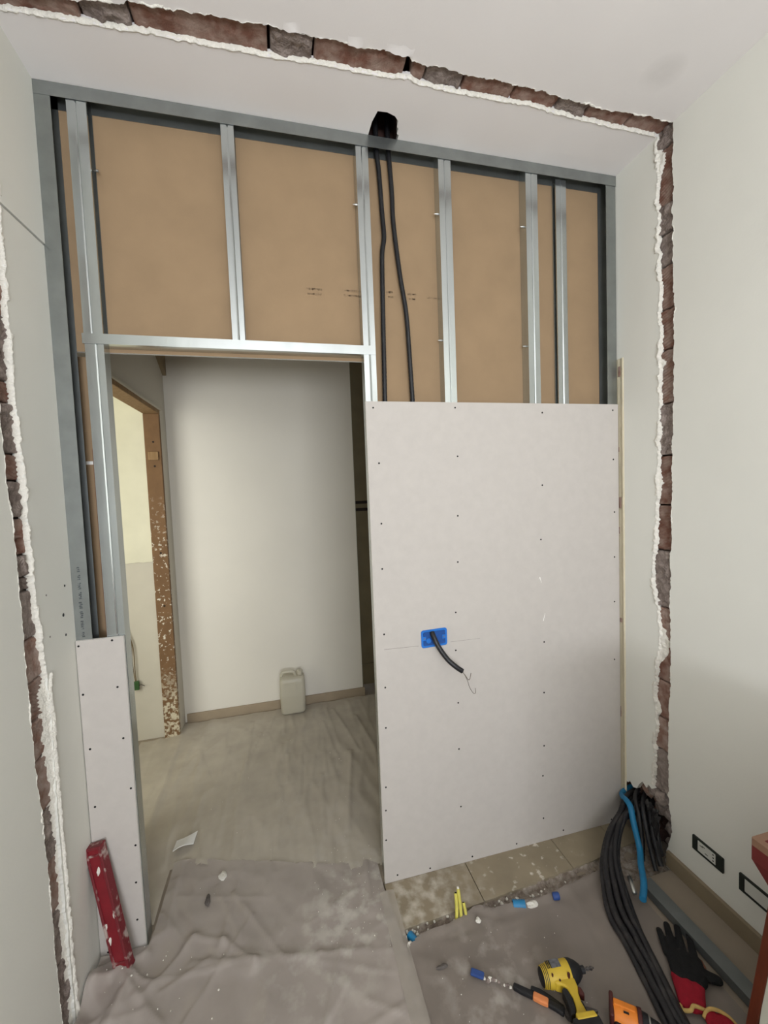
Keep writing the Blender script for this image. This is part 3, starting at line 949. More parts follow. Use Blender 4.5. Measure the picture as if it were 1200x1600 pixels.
for (x0, z0, x1, z1) in [(1.113, 1.032, 1.122, 1.066), (1.100, 1.232, 1.107, 1.205), (1.100, 1.232, 1.094, 1.222)]:
    d = Vector((x1 - x0, 0, z1 - z0))
    n = Vector((-d.z, 0, d.x)).normalized() * 0.0016
    a, b = Vector((x0, 0, z0)), Vector((x1, 0, z1))
    pl = [a - n, b - n * 0.4, b + n * 0.4, a + n]
    MB().prism([(p.x, p.z) for p in pl], lambda p: (p[0], -0.0137, p[1]), lambda p: (p[0], -0.0135, p[1])).build('chalk_scuff', 'white_mark', big)

small = board('drywall_strip', (-0.708, -0.0145, 0.008), (-0.561, -0.0035, 1.170), 'board', 'narrow white drywall strip left of the doorway behind the red bar', 'drywall')
for (x, z) in [(-0.700, 1.152), (-0.597, 1.160), (-0.698, 0.981), (-0.591, 0.992), (-0.690, 0.785), (-0.585, 0.805), (-0.689, 0.575), (-0.573, 0.618), (-0.572, 0.404), (-0.579, 0.265), (-0.584, 0.124), (-0.684, 0.03)]:
    shared('screw', screw_mesh, (x, -0.0145, z), small)
for (y, z, s) in [(-0.049, 1.371, 1), (-0.072, 1.279, 1.5), (-0.066, 1.211, 1.1)]:
    MB().lathe((XL, y, z), (1, 0, 0), [(0, 0.004 * s), (0.0006, 0.004 * s)], 10).build('screw', 'screw', wall_left)
for (y, z) in [(-0.162, 1.366), (-0.16, 1.236)]:
    MB().lathe((XL, y, z), (1, 0, 0), [(0, 0.003), (0.0006, 0.003)], 10).build('filled_screw', 'pencil', wall_left)

# ------------------------------------------------------------------ blue socket box with conduit
sb = thing('socket_box', (0.592, -0.0135, 0.985), 'bright blue flush socket box set in the tall drywall sheet', 'socket box')


def rrect(cx, cz, w_, h_, r, n=5):
    out_ = []
    for (sx, sz, a0) in ((1, 1, 0), (-1, 1, 90), (-1, -1, 180), (1, -1, 270)):
        for i in range(n + 1):
            a = math.radians(a0 + 90 * i / n)
            out_.append((cx + sx * (w_ / 2 - r) + r * math.cos(a), cz + sz * (h_ / 2 - r) + r * math.sin(a)))
    return out_


def frame_ring(mb_, outer, inner, f0, f1, mi=0):
    n = len(outer)
    vs_ = [f0(p) for p in outer] + [f0(p) for p in inner] + [f1(p) for p in outer] + [f1(p) for p in inner]
    fs = []
    for i in range(n):
        j = (i + 1) % n
        fs += [(i, j, n + j, n + i), (2 * n + i, 3 * n + i, 3 * n + j, 2 * n + j), (i, 2 * n + i, 2 * n + j, j), (n + i, n + j, 3 * n + j, 3 * n + i)]
    mb_.add(vs_, fs, mi)


tilt = lambda p: (p[0], p[1] + (p[0] - 0.592) * 0.02)
outer = [tilt(p) for p in rrect(0.592, 1.021, 0.114, 0.074, 0.010)]
inner = [tilt(p) for p in rrect(0.592, 1.021, 0.098, 0.058, 0.006)]
mb = MB()
frame_ring(mb, outer, inner, lambda p: (p[0], -0.0172, p[1]), lambda p: (p[0], -0.0137, p[1]))
mb.build('flange', 'bluebox', sb)
mb = MB()
mid = [tilt(p) for p in rrect(0.592, 1.021, 0.0975, 0.0575, 0.006)]
bot = [tilt(p) for p in rrect(0.592, 1.021, 0.090, 0.052, 0.006)]
n = len(mid)
vs_ = [(p[0], -0.0150, p[1]) for p in mid] + [(p[0], -0.0140, p[1]) for p in bot]
mb.add(vs_, [(i, (i + 1) % n, n + (i + 1) % n, n + i) for i in range(n)] + [tuple(range(n, 2 * n))])
mb.build('back', pm('blue_box_inside', (24, 74, 142), 0.5, 0.15, 40, 0.05, 100), sb)
for sx in (-1, 1):
    MB().box((0.592 + sx * 0.044 - 0.008, -0.0168, 1.013), (0.592 + sx * 0.044 + 0.008, -0.0145, 1.030)).build('screw_lug', 'bluebox', sb, bevel=0.0015)
    MB().lathe((0.592 + sx * 0.043, -0.0168, 1.0215), (0, -1, 0), [(0, 0.0034), (0.001, 0.003)], 10).build('screw', 'zinc', sb)
MB().lathe((0.568, -0.0142, 1.010), (0, -1, 0), [(0, 0.011), (0.0015, 0.010)], 14).build('knockout', 'bluebox', sb)
cb = thing('conduit_stub', (0.60, -0.03, 0.88), 'short black conduit hanging out of the blue box with wires', 'conduit')
MB().tube(smooth_path([(0.583, -0.016, 1.045), (0.585, -0.030, 1.030), (0.600, -0.046, 0.990), (0.630, -0.062, 0.942), (0.660, -0.075, 0.912), (0.686, -0.080, 0.892)], 8), 0.0105, 12).build('sleeve', 'blackplastic', cb, smooth=True, autosmooth=50)
MB().tube(smooth_path([(0.680, -0.080, 0.897), (0.698, -0.083, 0.872), (0.709, -0.085, 0.855), (0.716, -0.085, 0.858), (0.722, -0.085, 0.880)], 6), 0.0014, 6).build('wire', 'wire', cb, smooth=True)
MB().tube(smooth_path([(0.690, -0.080, 0.885), (0.704, -0.085, 0.855), (0.714, -0.085, 0.822), (0.728, -0.085, 0.797), (0.737, -0.085, 0.792), (0.740, -0.085, 0.800), (0.738, -0.085, 0.815)], 6), 0.0011, 6).build('wire', 'wire', cb, smooth=True)

# ------------------------------------------------------------------ two conduits dropping from the ceiling hole
for pts, lab in (([(0.432, 0.024, 3.12), (0.434, 0.026, 2.97), (0.441, 0.03, 2.899), (0.448, 0.032, 2.753), (0.452, 0.03, 2.655), (0.441, 0.028, 2.58), (0.437, 0.03, 2.405), (0.433, 0.03, 2.177), (0.429, 0.03, 1.9)], 'black conduit hanging straight from the ceiling hole, nearer the doorway'),
                 ([(0.480, 0.028, 3.12), (0.483, 0.028, 2.978), (0.491, 0.03, 2.832), (0.494, 0.032, 2.709), (0.513, 0.03, 2.511), (0.533, 0.028, 2.361), (0.542, 0.03, 2.181), (0.552, 0.03, 1.9)], 'black conduit from the ceiling hole that slants to the right')):
    MB().tube(smooth_path(pts, 40), 0.0098, 10, ribs=0.9).build('hanging_conduit', 'blackplastic', smooth=True, label=lab, cat='conduit', group='conduits from the ceiling hole')

# ------------------------------------------------------------------ plastic dust sheets
def hfield(X, Y, folds, seed, amp, base, extra=None, fx=3.0, fy=2.2, gain=None):
    Z = np.zeros_like(X)
    for (x0, y0, x1, y1, h, wd) in folds:
        dx, dy = x1 - x0, y1 - y0
        L = math.hypot(dx, dy)
        t = ((X - x0) * dx + (Y - y0) * dy) / (L * L)
        tc = np.clip(t, 0, 1)
        D = np.hypot(X - (x0 + tc * dx), Y - (y0 + tc * dy))
        side = ((X - x0) * dy - (Y - y0) * dx) / L
        prof = np.exp(-np.abs(D / (0.8 * wd)) ** 1.3) + 0.3 * np.exp(-((side - 1.6 * wd) / (1.4 * wd)) ** 2) * np.exp(-(np.maximum(0, np.abs(t - 0.5) - 0.5) * L / wd) ** 2)
        Z += 0.45 * h * prof
    R_ = np.zeros_like(X)
    for i in range(X.shape[0]):
        for j in range(X.shape[1]):
            p = Vector((X[i, j] * fx, Y[i, j] * fy, seed))
            wv = 0.35 * noise.noise(p * 0.8 + Vector((3, 1, 0)))
            p = p + Vector((wv, -wv, 0))
            v0 = noise.voronoi(p * 1.1)[0]
            v1 = noise.voronoi(p * 2.6 + Vector((7, 2, 1)))[0]
            a = max(0, 1 - (v0[1] - v0[0]) * 3.2)
            b = max(0, 1 - (v1[1] - v1[0]) * 3.2)
            R_[i, j] = a * 0.55 + b * 0.45 + 0.25 * noise.noise(p * 1.7)
    Z += amp * R_ * (gain(X, Y) if gain else 1.0)
    if extra is not None:
        Z += extra(X, Y)
    return base + np.maximum(0, Z)


HF = []


def ground(x, y):
    z = 0.002
    for xs_, ys_, Z_ in HF:
        if xs_[0] <= x <= xs_[-1] and ys_[0] <= y <= ys_[-1]:
            z = max(z, Z_[min(len(xs_) - 1, int((x - xs_[0]) / (xs_[1] - xs_[0]))), min(len(ys_) - 1, int((y - ys_[0]) / (ys_[1] - ys_[0])))])
    return z


def sheet(name, x0, x1, y0, y1, st, mask, folds, seed, amp, base, mat, label, extra=None, cat='plastic sheet', fx=3.0, fy=2.2, gain=None, clip_y=None):
    xs = np.array(frange(x0, x1, st))
    ys = np.array(frange(y0, y1, st))
    X, Y = np.meshgrid(xs, ys, indexing='ij')
    Z = hfield(X, Y, folds, seed, amp, base, extra, fx, fy, gain)
    HF.append((xs, ys, Z))
    if clip_y:
        Y = np.minimum(Y, np.vectorize(clip_y)(X))
    nx, ny = X.shape
    vs_ = [(X[i, j], Y[i, j], Z[i, j]) for i in range(nx) for j in range(ny)]
    fs = []
    for i in range(nx - 1):
        for j in range(ny - 1):
            if mask(X[i, j] + st / 2, Y[i, j] + st / 2) and Y[i, j + 1] - Y[i, j] > 1e-6:
                fs.append((i * ny + j, (i + 1) * ny + j, (i + 1) * ny + j + 1, i * ny + j + 1))
    used = sorted({q for f in fs for q in f})
    mp_ = {q: i for i, q in enumerate(used)}
    mb_ = MB().add([vs_[q] for q in used], [tuple(mp_[q] for q in f) for f in fs])
    return mb_.build(name, mat, smooth=True, label=label, cat=cat)


XE = lerp_pts([(-1.4, 0.350), (-0.42, 0.352), (-0.308, 0.355), (-0.194, 0.345), (-0.118, 0.341), (-0.03, 0.333), (0.4, 0.333)])
YT = jag(lerp_pts([(-0.8, 0.34), (-0.475, 0.342), (0.167, 0.131), (0.36, 0.11)]), 0.012, 51)




def random_creases(n, x0, x1, y0, y1, ang, spread, lmin, lmax, h, wd, seed):
    r_ = random.Random(seed)
    out_ = []
    for _ in range(n):
        x, y = r_.uniform(x0, x1), r_.uniform(y0, y1)
        a_ = math.radians(ang + r_.uniform(-spread, spread))
        l_ = r_.uniform(lmin, lmax) / 2
        out_.append((x - l_ * math.cos(a_), y - l_ * math.sin(a_), x + l_ * math.cos(a_), y + l_ * math.sin(a_), h * r_.uniform(0.5, 1.2), wd))
    return out_


hall_folds = random_creases(26, -0.7, 0.6, 0.25, 1.45, 92, 14, 0.15, 0.6, 0.0055, 0.0085, 71) + [(-0.745, 1.43, -0.724, 0.622, 0.010, 0.016), (0.348, 0.90, 0.236, 0.297, 0.010, 0.016), (-0.28, 1.447, -0.286, 0.943, 0.007, 0.012), (0.211, 1.29, 0.252, 0.902, 0.007, 0.013),
              (-0.494, 0.784, -0.509, 0.45, 0.006, 0.014), (-0.08, 0.70, -0.10, 0.30, 0.005, 0.012), (0.30, 1.45, 0.40, 0.9, 0.007, 0.015), (-0.6, 1.2, -0.45, 0.8, 0.006, 0.012), (0.05, 1.1, 0.02, 0.6, 0.005, 0.014),
              (-0.35, 0.9, -0.38, 0.4, 0.005, 0.010), (0.15, 0.75, 0.12, 0.3, 0.005, 0.010), (0.45, 1.3, 0.52, 0.7, 0.008, 0.016)]


def hall_mask(x, y):
    if y < 0.07 and (x < -0.552 or x > 0.336):
        return False
    if y < YT(x) - 0.03 and -0.56 < x < 0.34:
        return False
    if x < -0.755:
        return 0.54 < y < 1.42
    if x > 0.56 and y < 0.07:
        return False
    return True


sheet('plastic_dust_sheet', -1.0, 1.0, -0.10, 1.575, 0.010, hall_mask, [(a, b, c, d, 1.9 * h, 0.85 * q) for a, b, c, d, h, q in hall_folds], 1.3, 0.010, 0.003, 'sheet', 'crumpled milky plastic film covering the hall floor beyond the doorway', fx=3.6, fy=0.9)

near_folds = random_creases(16, -0.45, 0.3, -0.6, 0.15, 90, 90, 0.15, 0.55, 0.011, 0.0070, 72) + random_creases(8, -0.70, -0.42, -0.45, -0.05, 60, 90, 0.10, 0.25, 0.014, 0.0085, 73) + [(0.29, 0.17, 0.262, -0.12, 0.012, 0.012), (-0.387, -0.119, -0.169, -0.170, 0.018, 0.014), (-0.169, -0.170, 0.052, -0.212, 0.012, 0.014), (0.052, -0.212, 0.34, -0.275, 0.010, 0.014),
              (-0.405, -0.027, -0.287, -0.072, 0.026, 0.020), (-0.287, -0.072, -0.168, -0.181, 0.026, 0.018), (-0.472, -0.191, -0.33, -0.125, 0.016, 0.014), (-0.539, 0.0, -0.60, -0.24, 0.022, 0.018), (-0.62, -0.10, -0.45, -0.28, 0.024, 0.016),
              (0.014, -0.099, 0.228, -0.003, 0.008, 0.012), (0.127, -0.322, 0.02, -0.45, 0.010, 0.016), (-0.12, -0.30, -0.16, -0.5, 0.012, 0.014), (-0.55, -0.05, -0.68, -0.12, 0.028, 0.016), (-0.66, -0.06, -0.50, -0.16, 0.022, 0.014),
              (-0.45, -0.30, -0.25, -0.42, 0.012, 0.016), (-0.52, 0.25, -0.50, 0.02, 0.014, 0.014), (-0.54, 0.10, -0.42, -0.05, 0.014, 0.014), (-0.3, 0.25, -0.2, 0.0, 0.005, 0.02)]
def near_mask(x, y):
    if x > XE(y):
        return False
    if y > -0.026 and x < -0.552:
        return False
    return True


def near_extra(X, Y):
    return 0.05 * np.exp(-((X + 0.70) / 0.045) ** 2) * (0.6 + 0.4 * np.sin(Y * 40)) + 0.012 * np.exp(-((X + 0.56) / 0.12) ** 2) * np.exp(-((Y + 0.16) / 0.14) ** 2)


sheet('plastic_dust_sheet', -0.705, 0.37, -1.05, 0.36, 0.0078, near_mask, near_folds, 4.7, 0.0075, 0.006, 'sheet2', 'loose wrinkled plastic film bunched up at the left wall in the foreground', near_extra, fx=2.4, fy=2.0, gain=lambda X, Y: 1.0 + 2.6 * np.exp(-((X + 0.62) / 0.15) ** 2) * np.exp(-((Y + 0.28) / 0.25) ** 2), clip_y=YT)

CE = jag(lerp_pts([(0.34, -0.305), (0.362, -0.275), (0.424, -0.246), (0.581, -0.238), (0.66, -0.205), (0.72, -0.235), (0.943, -0.246), (1.201, -0.215), (1.30, -0.21), (1.4, -0.25)]), 0.005, 52)
right_folds = [(0.36, -0.30, 0.46, -0.36, 0.010, 0.018), (0.50, -0.30, 0.95, -0.29, 0.006, 0.014), (0.45, -0.46, 0.62, -0.40, 0.004, 0.02), (0.62, -0.24, 0.72, -0.29, 0.010, 0.016)]


def right_extra(X, Y):
    E_ = np.vectorize(CE)(X)
    return 0.010 * np.exp(-((Y - E_) / 0.02) ** 2)


sheet('floor_dust_cover', 0.357, 1.30, -1.35, -0.20, 0.011, lambda x, y: True, right_folds, 8.1, 0.004, 0.004, 'sheet3', 'flat dusty grey floor cover under the drill and tools', right_extra, cat='floor cover', clip_y=CE)
# strip of clear tape along the seam of the two films
mb = MB()
us_ = frange(-1.2, -0.06, 0.012)
vs_ = []
for u in us_:
    for t in range(5):
        x = 0.305 + 0.058 * t / 4
        vs_.append((x + 0.02 * (u + 0.3) * 0.3, u, 0.0225 - 0.002 * abs(t - 2) + 0.003 * nz(u, t, 2, 20)))
mb.add(vs_, [(i * 5 + j, (i + 1) * 5 + j, (i + 1) * 5 + j + 1, i * 5 + j + 1) for i in range(len(us_) - 1) for j in range(4)])
mb.build('tape_strip', 'tape', smooth=True, label='clear tape strip along the seam between the two floor films', cat='tape')

# ------------------------------------------------------------------ red bar leaning in the left corner
bar = thing('red_bar', (-0.61, -0.075, 0.0), 'scuffed red metal box bar leaning against the narrow drywall strip', 'metal bar')
b0 = Vector((-0.607, -0.090, 0.034))
b1 = Vector((-0.690, -0.038, 0.455))
az = (b1 - b0).normalized()
ax = (Vector((1, -0.25, 0)) - az * az.dot(Vector((1, -0.25, 0)))).normalized()
ay = az.cross(ax)
c = (b0 + b1) / 2
L = (b1 - b0).length
MB().obox(c, ax, ay, az, 0.046, 0.022, L - 0.012).build('core', 'redpaint', bar, bevel=0.002)
for s in (-1, 1):
    MB().obox(c + ax * (s * 0.0235), ax, ay, az, 0.009, 0.031, L - 0.01).build('flange', 'redworn', bar, bevel=0.002)
for s in (-1, 1):
    MB().obox(c + az * (s * (L / 2 - 0.004)), ax, ay, az, 0.058, 0.033, 0.009).build('end_cap', 'redworn', bar, bevel=0.002)
    MB().obox(c + az * (s * (L / 2 - 0.030)), ax, ay, az, 0.040, 0.026, 0.008).build('cross_rib', 'redworn', bar, bevel=0.001)
for (t, u_, sz) in [(0.80, 0.002, 0.015), (0.44, 0.019, 0.012), (0.24, -0.019, 0.016), (0.36, -0.019, 0.012)]:
    v_, f_ = rock(b0 + az * (L * t) + ax * u_ - ay * 0.011 * (1 if ay.y > 0 else -1), sz, t * 30, sq=(0.4, 0.12, 1.1))
    MB().add(v_, f_).build('plaster_splash', 'rim', bar)

# ------------------------------------------------------------------ jerrycan in the hall
jc = thing('jerrycan', (0.012, 1.515, 0.0), 'translucent plastic jerrycan standing against the hall back wall', 'jerrycan')


def can_loft(levels, d0=0.055, cx=0.012, cy=1.515):
    vs_ = []
    seg = 0
    for (z, w_, d_, r, sh) in levels:
        ring = rrect(0, 0, w_, d_, min(r, w_ / 2 - 1e-4, d_ / 2 - 1e-4), 5)
        seg = len(ring)
        vs_ += [(cx + sh + p[0], cy + p[1], z) for p in ring]
    fs = []
    for i in range(len(levels) - 1):
        for q in range(seg):
            fs.append((i * seg + q, i * seg + (q + 1) % seg, (i + 1) * seg + (q + 1) % seg, (i + 1) * seg + q))
    fs.append(tuple(range(seg - 1, -1, -1)))
    fs.append(tuple((len(levels) - 1) * seg + q for q in range(seg)))
    return MB().add(vs_, fs)


can_loft([(0.010, 0.148, 0.095, 0.03, 0), (0.016, 0.168, 0.112, 0.03, 0), (0.028, 0.180, 0.122, 0.028, 0), (0.15, 0.184, 0.124, 0.026, 0), (0.24, 0.184, 0.124, 0.026, 0), (0.270, 0.178, 0.118, 0.028, 0), (0.283, 0.160, 0.100, 0.03, 0)]).build('body', 'can', jc, smooth=True)
can_loft([(0.014, 0.150, 0.095, 0.026, 0), (0.028, 0.172, 0.112, 0.024, 0), (0.092, 0.175, 0.114, 0.024, 0)]).build('liquid', 'can_liquid', jc, smooth=True, autosmooth=40)
MB().tube(smooth_path([(-0.065, 1.515, 0.276), (-0.062, 1.515, 0.302), (-0.045, 1.515, 0.312), (0.01, 1.515, 0.312), (0.030, 1.515, 0.302), (0.036, 1.515, 0.276)], 6), 0.011, 10).build('handle', 'can', jc, smooth=True)
MB().lathe((0.070, 1.515, 0.278), (0, 0, 1), [(0, 0.019), (0.014, 0.019), (0.014, 0.023), (0.036, 0.022), (0.038, 0.018)], 18).build('cap', 'can', jc, smooth=True, autosmooth=40)
MB().box((-0.045, 1.4515, 0.195), (0.035, 1.454, 0.255)).build('grip_recess', 'can', jc, bevel=0.001)

# wire with green terminal hanging by the side room doorway
hw = thing('hanging_wire', (-1.03, 1.44, 0.36), 'thin brown wire pair with a green terminal hanging in the side room', 'wire')
MB().tube(smooth_path([(-1.048, 1.445, 0.80), (-1.030, 1.440, 0.74), (-1.012, 1.438, 0.66), (-1.010, 1.438, 0.56), (-1.010, 1.438, 0.47), (-1.006, 1.438, 0.42)], 6), 0.0028, 6).build('cable', 'brownwire', hw, smooth=True)
MB().tube(smooth_path([(-1.048, 1.445, 0.76), (-1.020, 1.440, 0.68), (-1.022, 1.438, 0.58), (-1.018, 1.438, 0.48), (-1.012, 1.438, 0.42)], 6), 0.0024, 6).build('cable', 'brownwire', hw, smooth=True)
MB().box((-1.020, 1.428, 0.365), (-0.990, 1.444, 0.425)).build('terminal', 'green', hw, bevel=0.003)
MB().tube(smooth_path([(-0.995, 1.434, 0.395), (-0.975, 1.432, 0.398), (-0.955, 1.430, 0.388)], 5), 0.002, 6).build('wire_end', 'darkgroove', hw, smooth=True)

# ------------------------------------------------------------------ sockets on the right wall
def outlet(y0, y1, z0, z1, my0, my1, label, blank):
    """y0 is the far end, y1 the near end (y1 < y0)."""
    t_ = thing('wall_outlet', (XR, (y0 + y1) / 2, z0), label, 'wall outlet', group='wall outlets near the floor')
    cy, cz = (y0 + y1) / 2, (z0 + z1) / 2
    w_, h_ = abs(y1 - y0), z1 - z0
    mb_ = MB()
    mcy, mw = (my0 + my1) / 2, abs(my1 - my0)
    o_ = rrect(cy, cz, w_, h_, 0.003)
    i_ = [(mcy + (p[0] - cy) * mw / w_, cz + (p[1] - cz) * 0.76) for p in o_]
    frame_ring(mb_, o_, i_, lambda p: (XR - 0.0065, p[0], p[1]), lambda p: (XR - 0.0005, p[0], p[1]))
    mb_.build('frame', 'outlet_black', t_)
    hh = h_ * 0.37
    mo = MB().box((XR - 0.0055, mcy - mw / 2 + 0.001, cz - hh), (XR - 0.001, mcy + mw / 2 - 0.001, cz + hh)).build('module', 'outlet_white', t_, bevel=0.001)
    if not blank:
        for (dy, dz) in [(-0.026, 0.012), (-0.026, 0.0), (-0.026, -0.012)]:
            MB().lathe((XR - 0.0054, mcy + dy, cz + dz), (-1, 0, 0), [(0, 0.003), (0.0003, 0.003)], 10).build('hole', 'darkgroove', mo)
        for (dy, dz, a) in [(0.012, 0.010, 0.5), (0.020, 0.006, 0.0), (0.000, -0.010, 0.3)]:
            MB().box((XR - 0.0058, mcy + dy - 0.006, cz + dz - 0.0014), (XR - 0.0054, mcy + dy + 0.006, cz + dz + 0.0014)).build('hole', 'darkgroove', mo)
    return t_


outlet(-0.372, -0.492, 0.172, 0.230, -0.392, -0.464, 'black framed wall outlet with white three-hole socket, nearer the cables', False)
outlet(-0.547, -0.667, 0.168, 0.232, -0.564, -0.640, 'black framed wall outlet with plain white module, half behind the stool', True)

# ------------------------------------------------------------------ conduits spilling out of the corner hole
R0 = random.Random(11)
lp = [(1.137, -0.34), (1.106, -0.406), (1.097, -0.46), (1.088, -0.511), (1.072, -0.566), (1.058, -0.617), (1.045, -0.664), (1.030, -0.72), (1.0, -0.85), (0.97, -1.0)]
rp = [(1.225, -0.367), (1.195, -0.432), (1.172, -0.484), (1.155, -0.532), (1.138, -0.586), (1.122, -0.636), (1.104, -0.681), (1.088, -0.74), (1.06, -0.86), (1.03, -1.0)]
rows = [(0.06, 0.0, 0), (0.36, 0.0, 1), (0.66, 0.0, 2), (0.95, 0.0, 3), (0.22, 0.021, 4), (0.52, 0.021, 5), (0.80, 0.021, 6)]
for (t, zo, i) in rows:
    rad = 0.0118
    top = []
    # from inside the hole up and over, then down to the floor
    hx, hy, hz = XR + 0.06, -0.045 - 0.012 * i, 0.165 - 0.012 * (i % 3)
    top = [(hx, hy, hz), (XR - 0.03, hy - 0.03, hz + 0.012 - 0.006 * (i % 2))]
    e = t
    top.append((1.415 + 0.015 * e, -0.120 - 0.020 * e, 0.150 - 0.012 * (i % 3)))
    top.append((1.310 + 0.045 * e, -0.165 - 0.015 * e, 0.112 + zo * 0.5 - 0.01 * (i % 2)))
    top.append((1.215 + 0.065 * e, -0.235 - 0.020 * e, 0.062 + zo))
    fl = [(a[0] + (b[0] - a[0]) * t + 0.003 * R0.uniform(-1, 1), a[1] + (b[1] - a[1]) * t, 0.019 + zo) for a, b in zip(lp, rp)]
    fl[0] = (fl[0][0], fl[0][1], 0.028 + zo)
    pts = top + fl
    lab = 'dusty black conduit of the floor bundle, ' + ['leftmost on the floor', 'second from the left on the floor', 'third from the left on the floor', 'rightmost on the floor, beside the glove',
                                                          'left one of the upper layer', 'middle one of the upper layer', 'right one of the upper layer'][i]
    MB().tube(smooth_path(pts, 16), rad, 10, ribs=0.95).build('floor_conduit', 'dusty_black', smooth=True, label=lab, cat='conduit', group='black conduits bundled on the floor')
MB().tube(smooth_path([(1.575, -0.020, 0.165), (1.500, -0.043, 0.160), (1.455, -0.135, 0.185), (1.440, -0.170, 0.135), (1.425, -0.215, 0.065), (1.375, -0.272, 0.052), (1.318, -0.342, 0.050), (1.262, -0.392, 0.048)], 14), 0.0125, 12).build(
    'blue_conduit', 'blue', smooth=True, autosmooth=50, label='bright blue conduit bending out of the broken corner hole', cat='conduit')
for i, (pts, r) in enumerate([([(1.58, -0.10, 0.20), (1.50, -0.16, 0.20), (1.465, -0.21, 0.15), (1.45, -0.255, 0.06), (1.440, -0.285, 0.016)], 0.010),
                              ([(1.58, -0.14, 0.19), (1.51, -0.19, 0.18), (1.48, -0.235, 0.12), (1.47, -0.27, 0.05), (1.466, -0.285, 0.03)], 0.012),
                              ([(1.58, -0.17, 0.17), (1.52, -0.21, 0.15), (1.495, -0.245, 0.10), (1.49, -0.262, 0.05)], 0.011),
                              ([(1.58, -0.07, 0.20), (1.50, -0.12, 0.205), (1.465, -0.175, 0.16), (1.445, -0.21, 0.08), (1.42, -0.235, 0.022)], 0.010)]):
    labs = ['longest black conduit end drooping to the floor by the skirting', 'thick black conduit end hanging in the broken corner', 'black conduit end pressed against the right edge of the corner hole', 'black conduit end tucked behind the blue conduit']
    MB().tube(smooth_path(pts, 14), r, 10, ribs=0.93).build('conduit_end', 'blackplastic', smooth=True, label=labs[i], cat='conduit', group='black conduit ends in the corner')
# torn black plastic wrap in the hole
vs_ = []
for i in range(14):
    for j in range(18):
        u, v = i / 13, j / 17
        vs_.append((1.522 - 0.035 * u - 0.02 * math.sin(v * 3) + 0.018 * nz(u, v, 3, 5), -0.165 - 0.10 * u + 0.012 * nz(u, v, 1, 7), 0.225 - 0.185 * v + 0.02 * nz(u, v, 2, 6)))
MB().add(vs_, [(i * 18 + j, (i + 1) * 18 + j, (i + 1) * 18 + j + 1, i * 18 + j + 1) for i in range(13) for j in range(17)]).build('plastic_wrap', pm('black_wrap', (30, 29, 29), 0.35, 0.3, 40, 0.4, 60), label='crumpled black plastic wrap in the broken wall corner', cat='plastic wrap')
# bare connector end under the blue conduit
mb = MB().tube([(1.245, -0.372, 0.056), (1.262, -0.340, 0.060), (1.275, -0.315, 0.062)], 0.0085, 10)
mb.build('cable_connector', 'zinc', smooth=True, label='shiny cable connector lying under the blue conduit', cat='connector')

# ------------------------------------------------------------------ steel channel along the skirting
mb = MB()
sheet_path(mb, [(0.0, 0.003), (0.0, 0.033), (0.05, 0.033), (0.05, 0.003)], lambda p, kk: (1.325 + p[0] + (0.0, 0.0)[kk], (-0.318, -1.25)[kk], p[1] + 0.002), t=0.0012)
mb.build('steel_channel', 'channel_grey', label='dull grey steel channel lying on the floor along the right skirting', cat='steel channel')

# ------------------------------------------------------------------ impact driver
U = Vector((0.990, -0.125, 0)).normalized()
V = Vector((-0.125, -0.990, 0)).normalized()
W = Vector((0, 0, 1))
DO = Vector((0.742, -0.505, 0.042))


def loc(u, v, w_=0.0):
    return DO + U * u + V * v + W * w_


drv = thing('impact_driver', (0.80, -0.56, 0.007), 'yellow and black cordless driver lying on its side with a bit', 'power drill')
hd = MB().lathe(loc(0.018, 0), U, [(0, 0.0285), (0.008, 0.032), (0.03, 0.0335), (0.072, 0.034), (0.078, 0.033)], 24).build('housing', 'driver_yellow', drv, smooth=True, autosmooth=50)
mb = MB()
mb.lathe(loc(0.0, 0), U, [(0, 0.021), (0.004, 0.026), (0.019, 0.0292)], 24)
mb.build('rear_cap', 'tool_black', drv, smooth=True, autosmooth=40)
for d, r in ((0.0035, 0.0266), (0.0085, 0.0282), (0.0135, 0.0292)):
    MB().lathe(loc(d, 0), U, [(0, r), (0.0026, r + 0.0006)], 24).build('vent_rib', 'driver_yellow', drv, smooth=True, autosmooth=40)
MB().lathe(loc(0.094, 0), U, [(0, 0.0325), (0.002, 0.0345), (0.012, 0.0335), (0.030, 0.025), (0.042, 0.016), (0.044, 0.0105), (0.056, 0.0105), (0.057, 0.009)], 24).build('nose', 'tool_black', drv, smooth=True, autosmooth=40)
bt = MB()
bt.lathe(loc(0.150, 0), U, [(0, 0.0036), (0.008, 0.0036), (0.009, 0.0052), (0.014, 0.0060), (0.016, 0.0036), (0.020, 0.0036), (0.022, 0.006), (0.027, 0.0058), (0.029, 0.003), (0.034, 0.0026)], 8)
bt.build('bit', 'dark_steel', drv)
# grip profile, extruded between two heights and rounded
grip = [(0.028, 0.020), (0.034, 0.034), (0.050, 0.040), (0.062, 0.050), (0.066, 0.075), (0.062, 0.100), (0.056, 0.112), (0.052, 0.122), (0.050, 0.132), (0.092, 0.134), (0.096, 0.122), (0.088, 0.112), (0.086, 0.090), (0.090, 0.066), (0.098, 0.050), (0.100, 0.020)]
MB().prism(grip, lambda p: loc(p[0], p[1], -0.017), lambda p: loc(p[0], p[1], 0.017)).build('grip', 'driver_yellow', drv, bevel=0.006, segs=3)
rub = [(0.052, 0.046), (0.043, 0.052), (0.044, 0.075), (0.042, 0.100), (0.036, 0.116), (0.054, 0.114), (0.061, 0.098), (0.0655, 0.075), (0.062, 0.052)]
MB().prism(rub, lambda p: loc(p[0], p[1], -0.0155), lambda p: loc(p[0], p[1], 0.0155)).build('grip_rubber', 'tool_black', drv, bevel=0.004, segs=2)
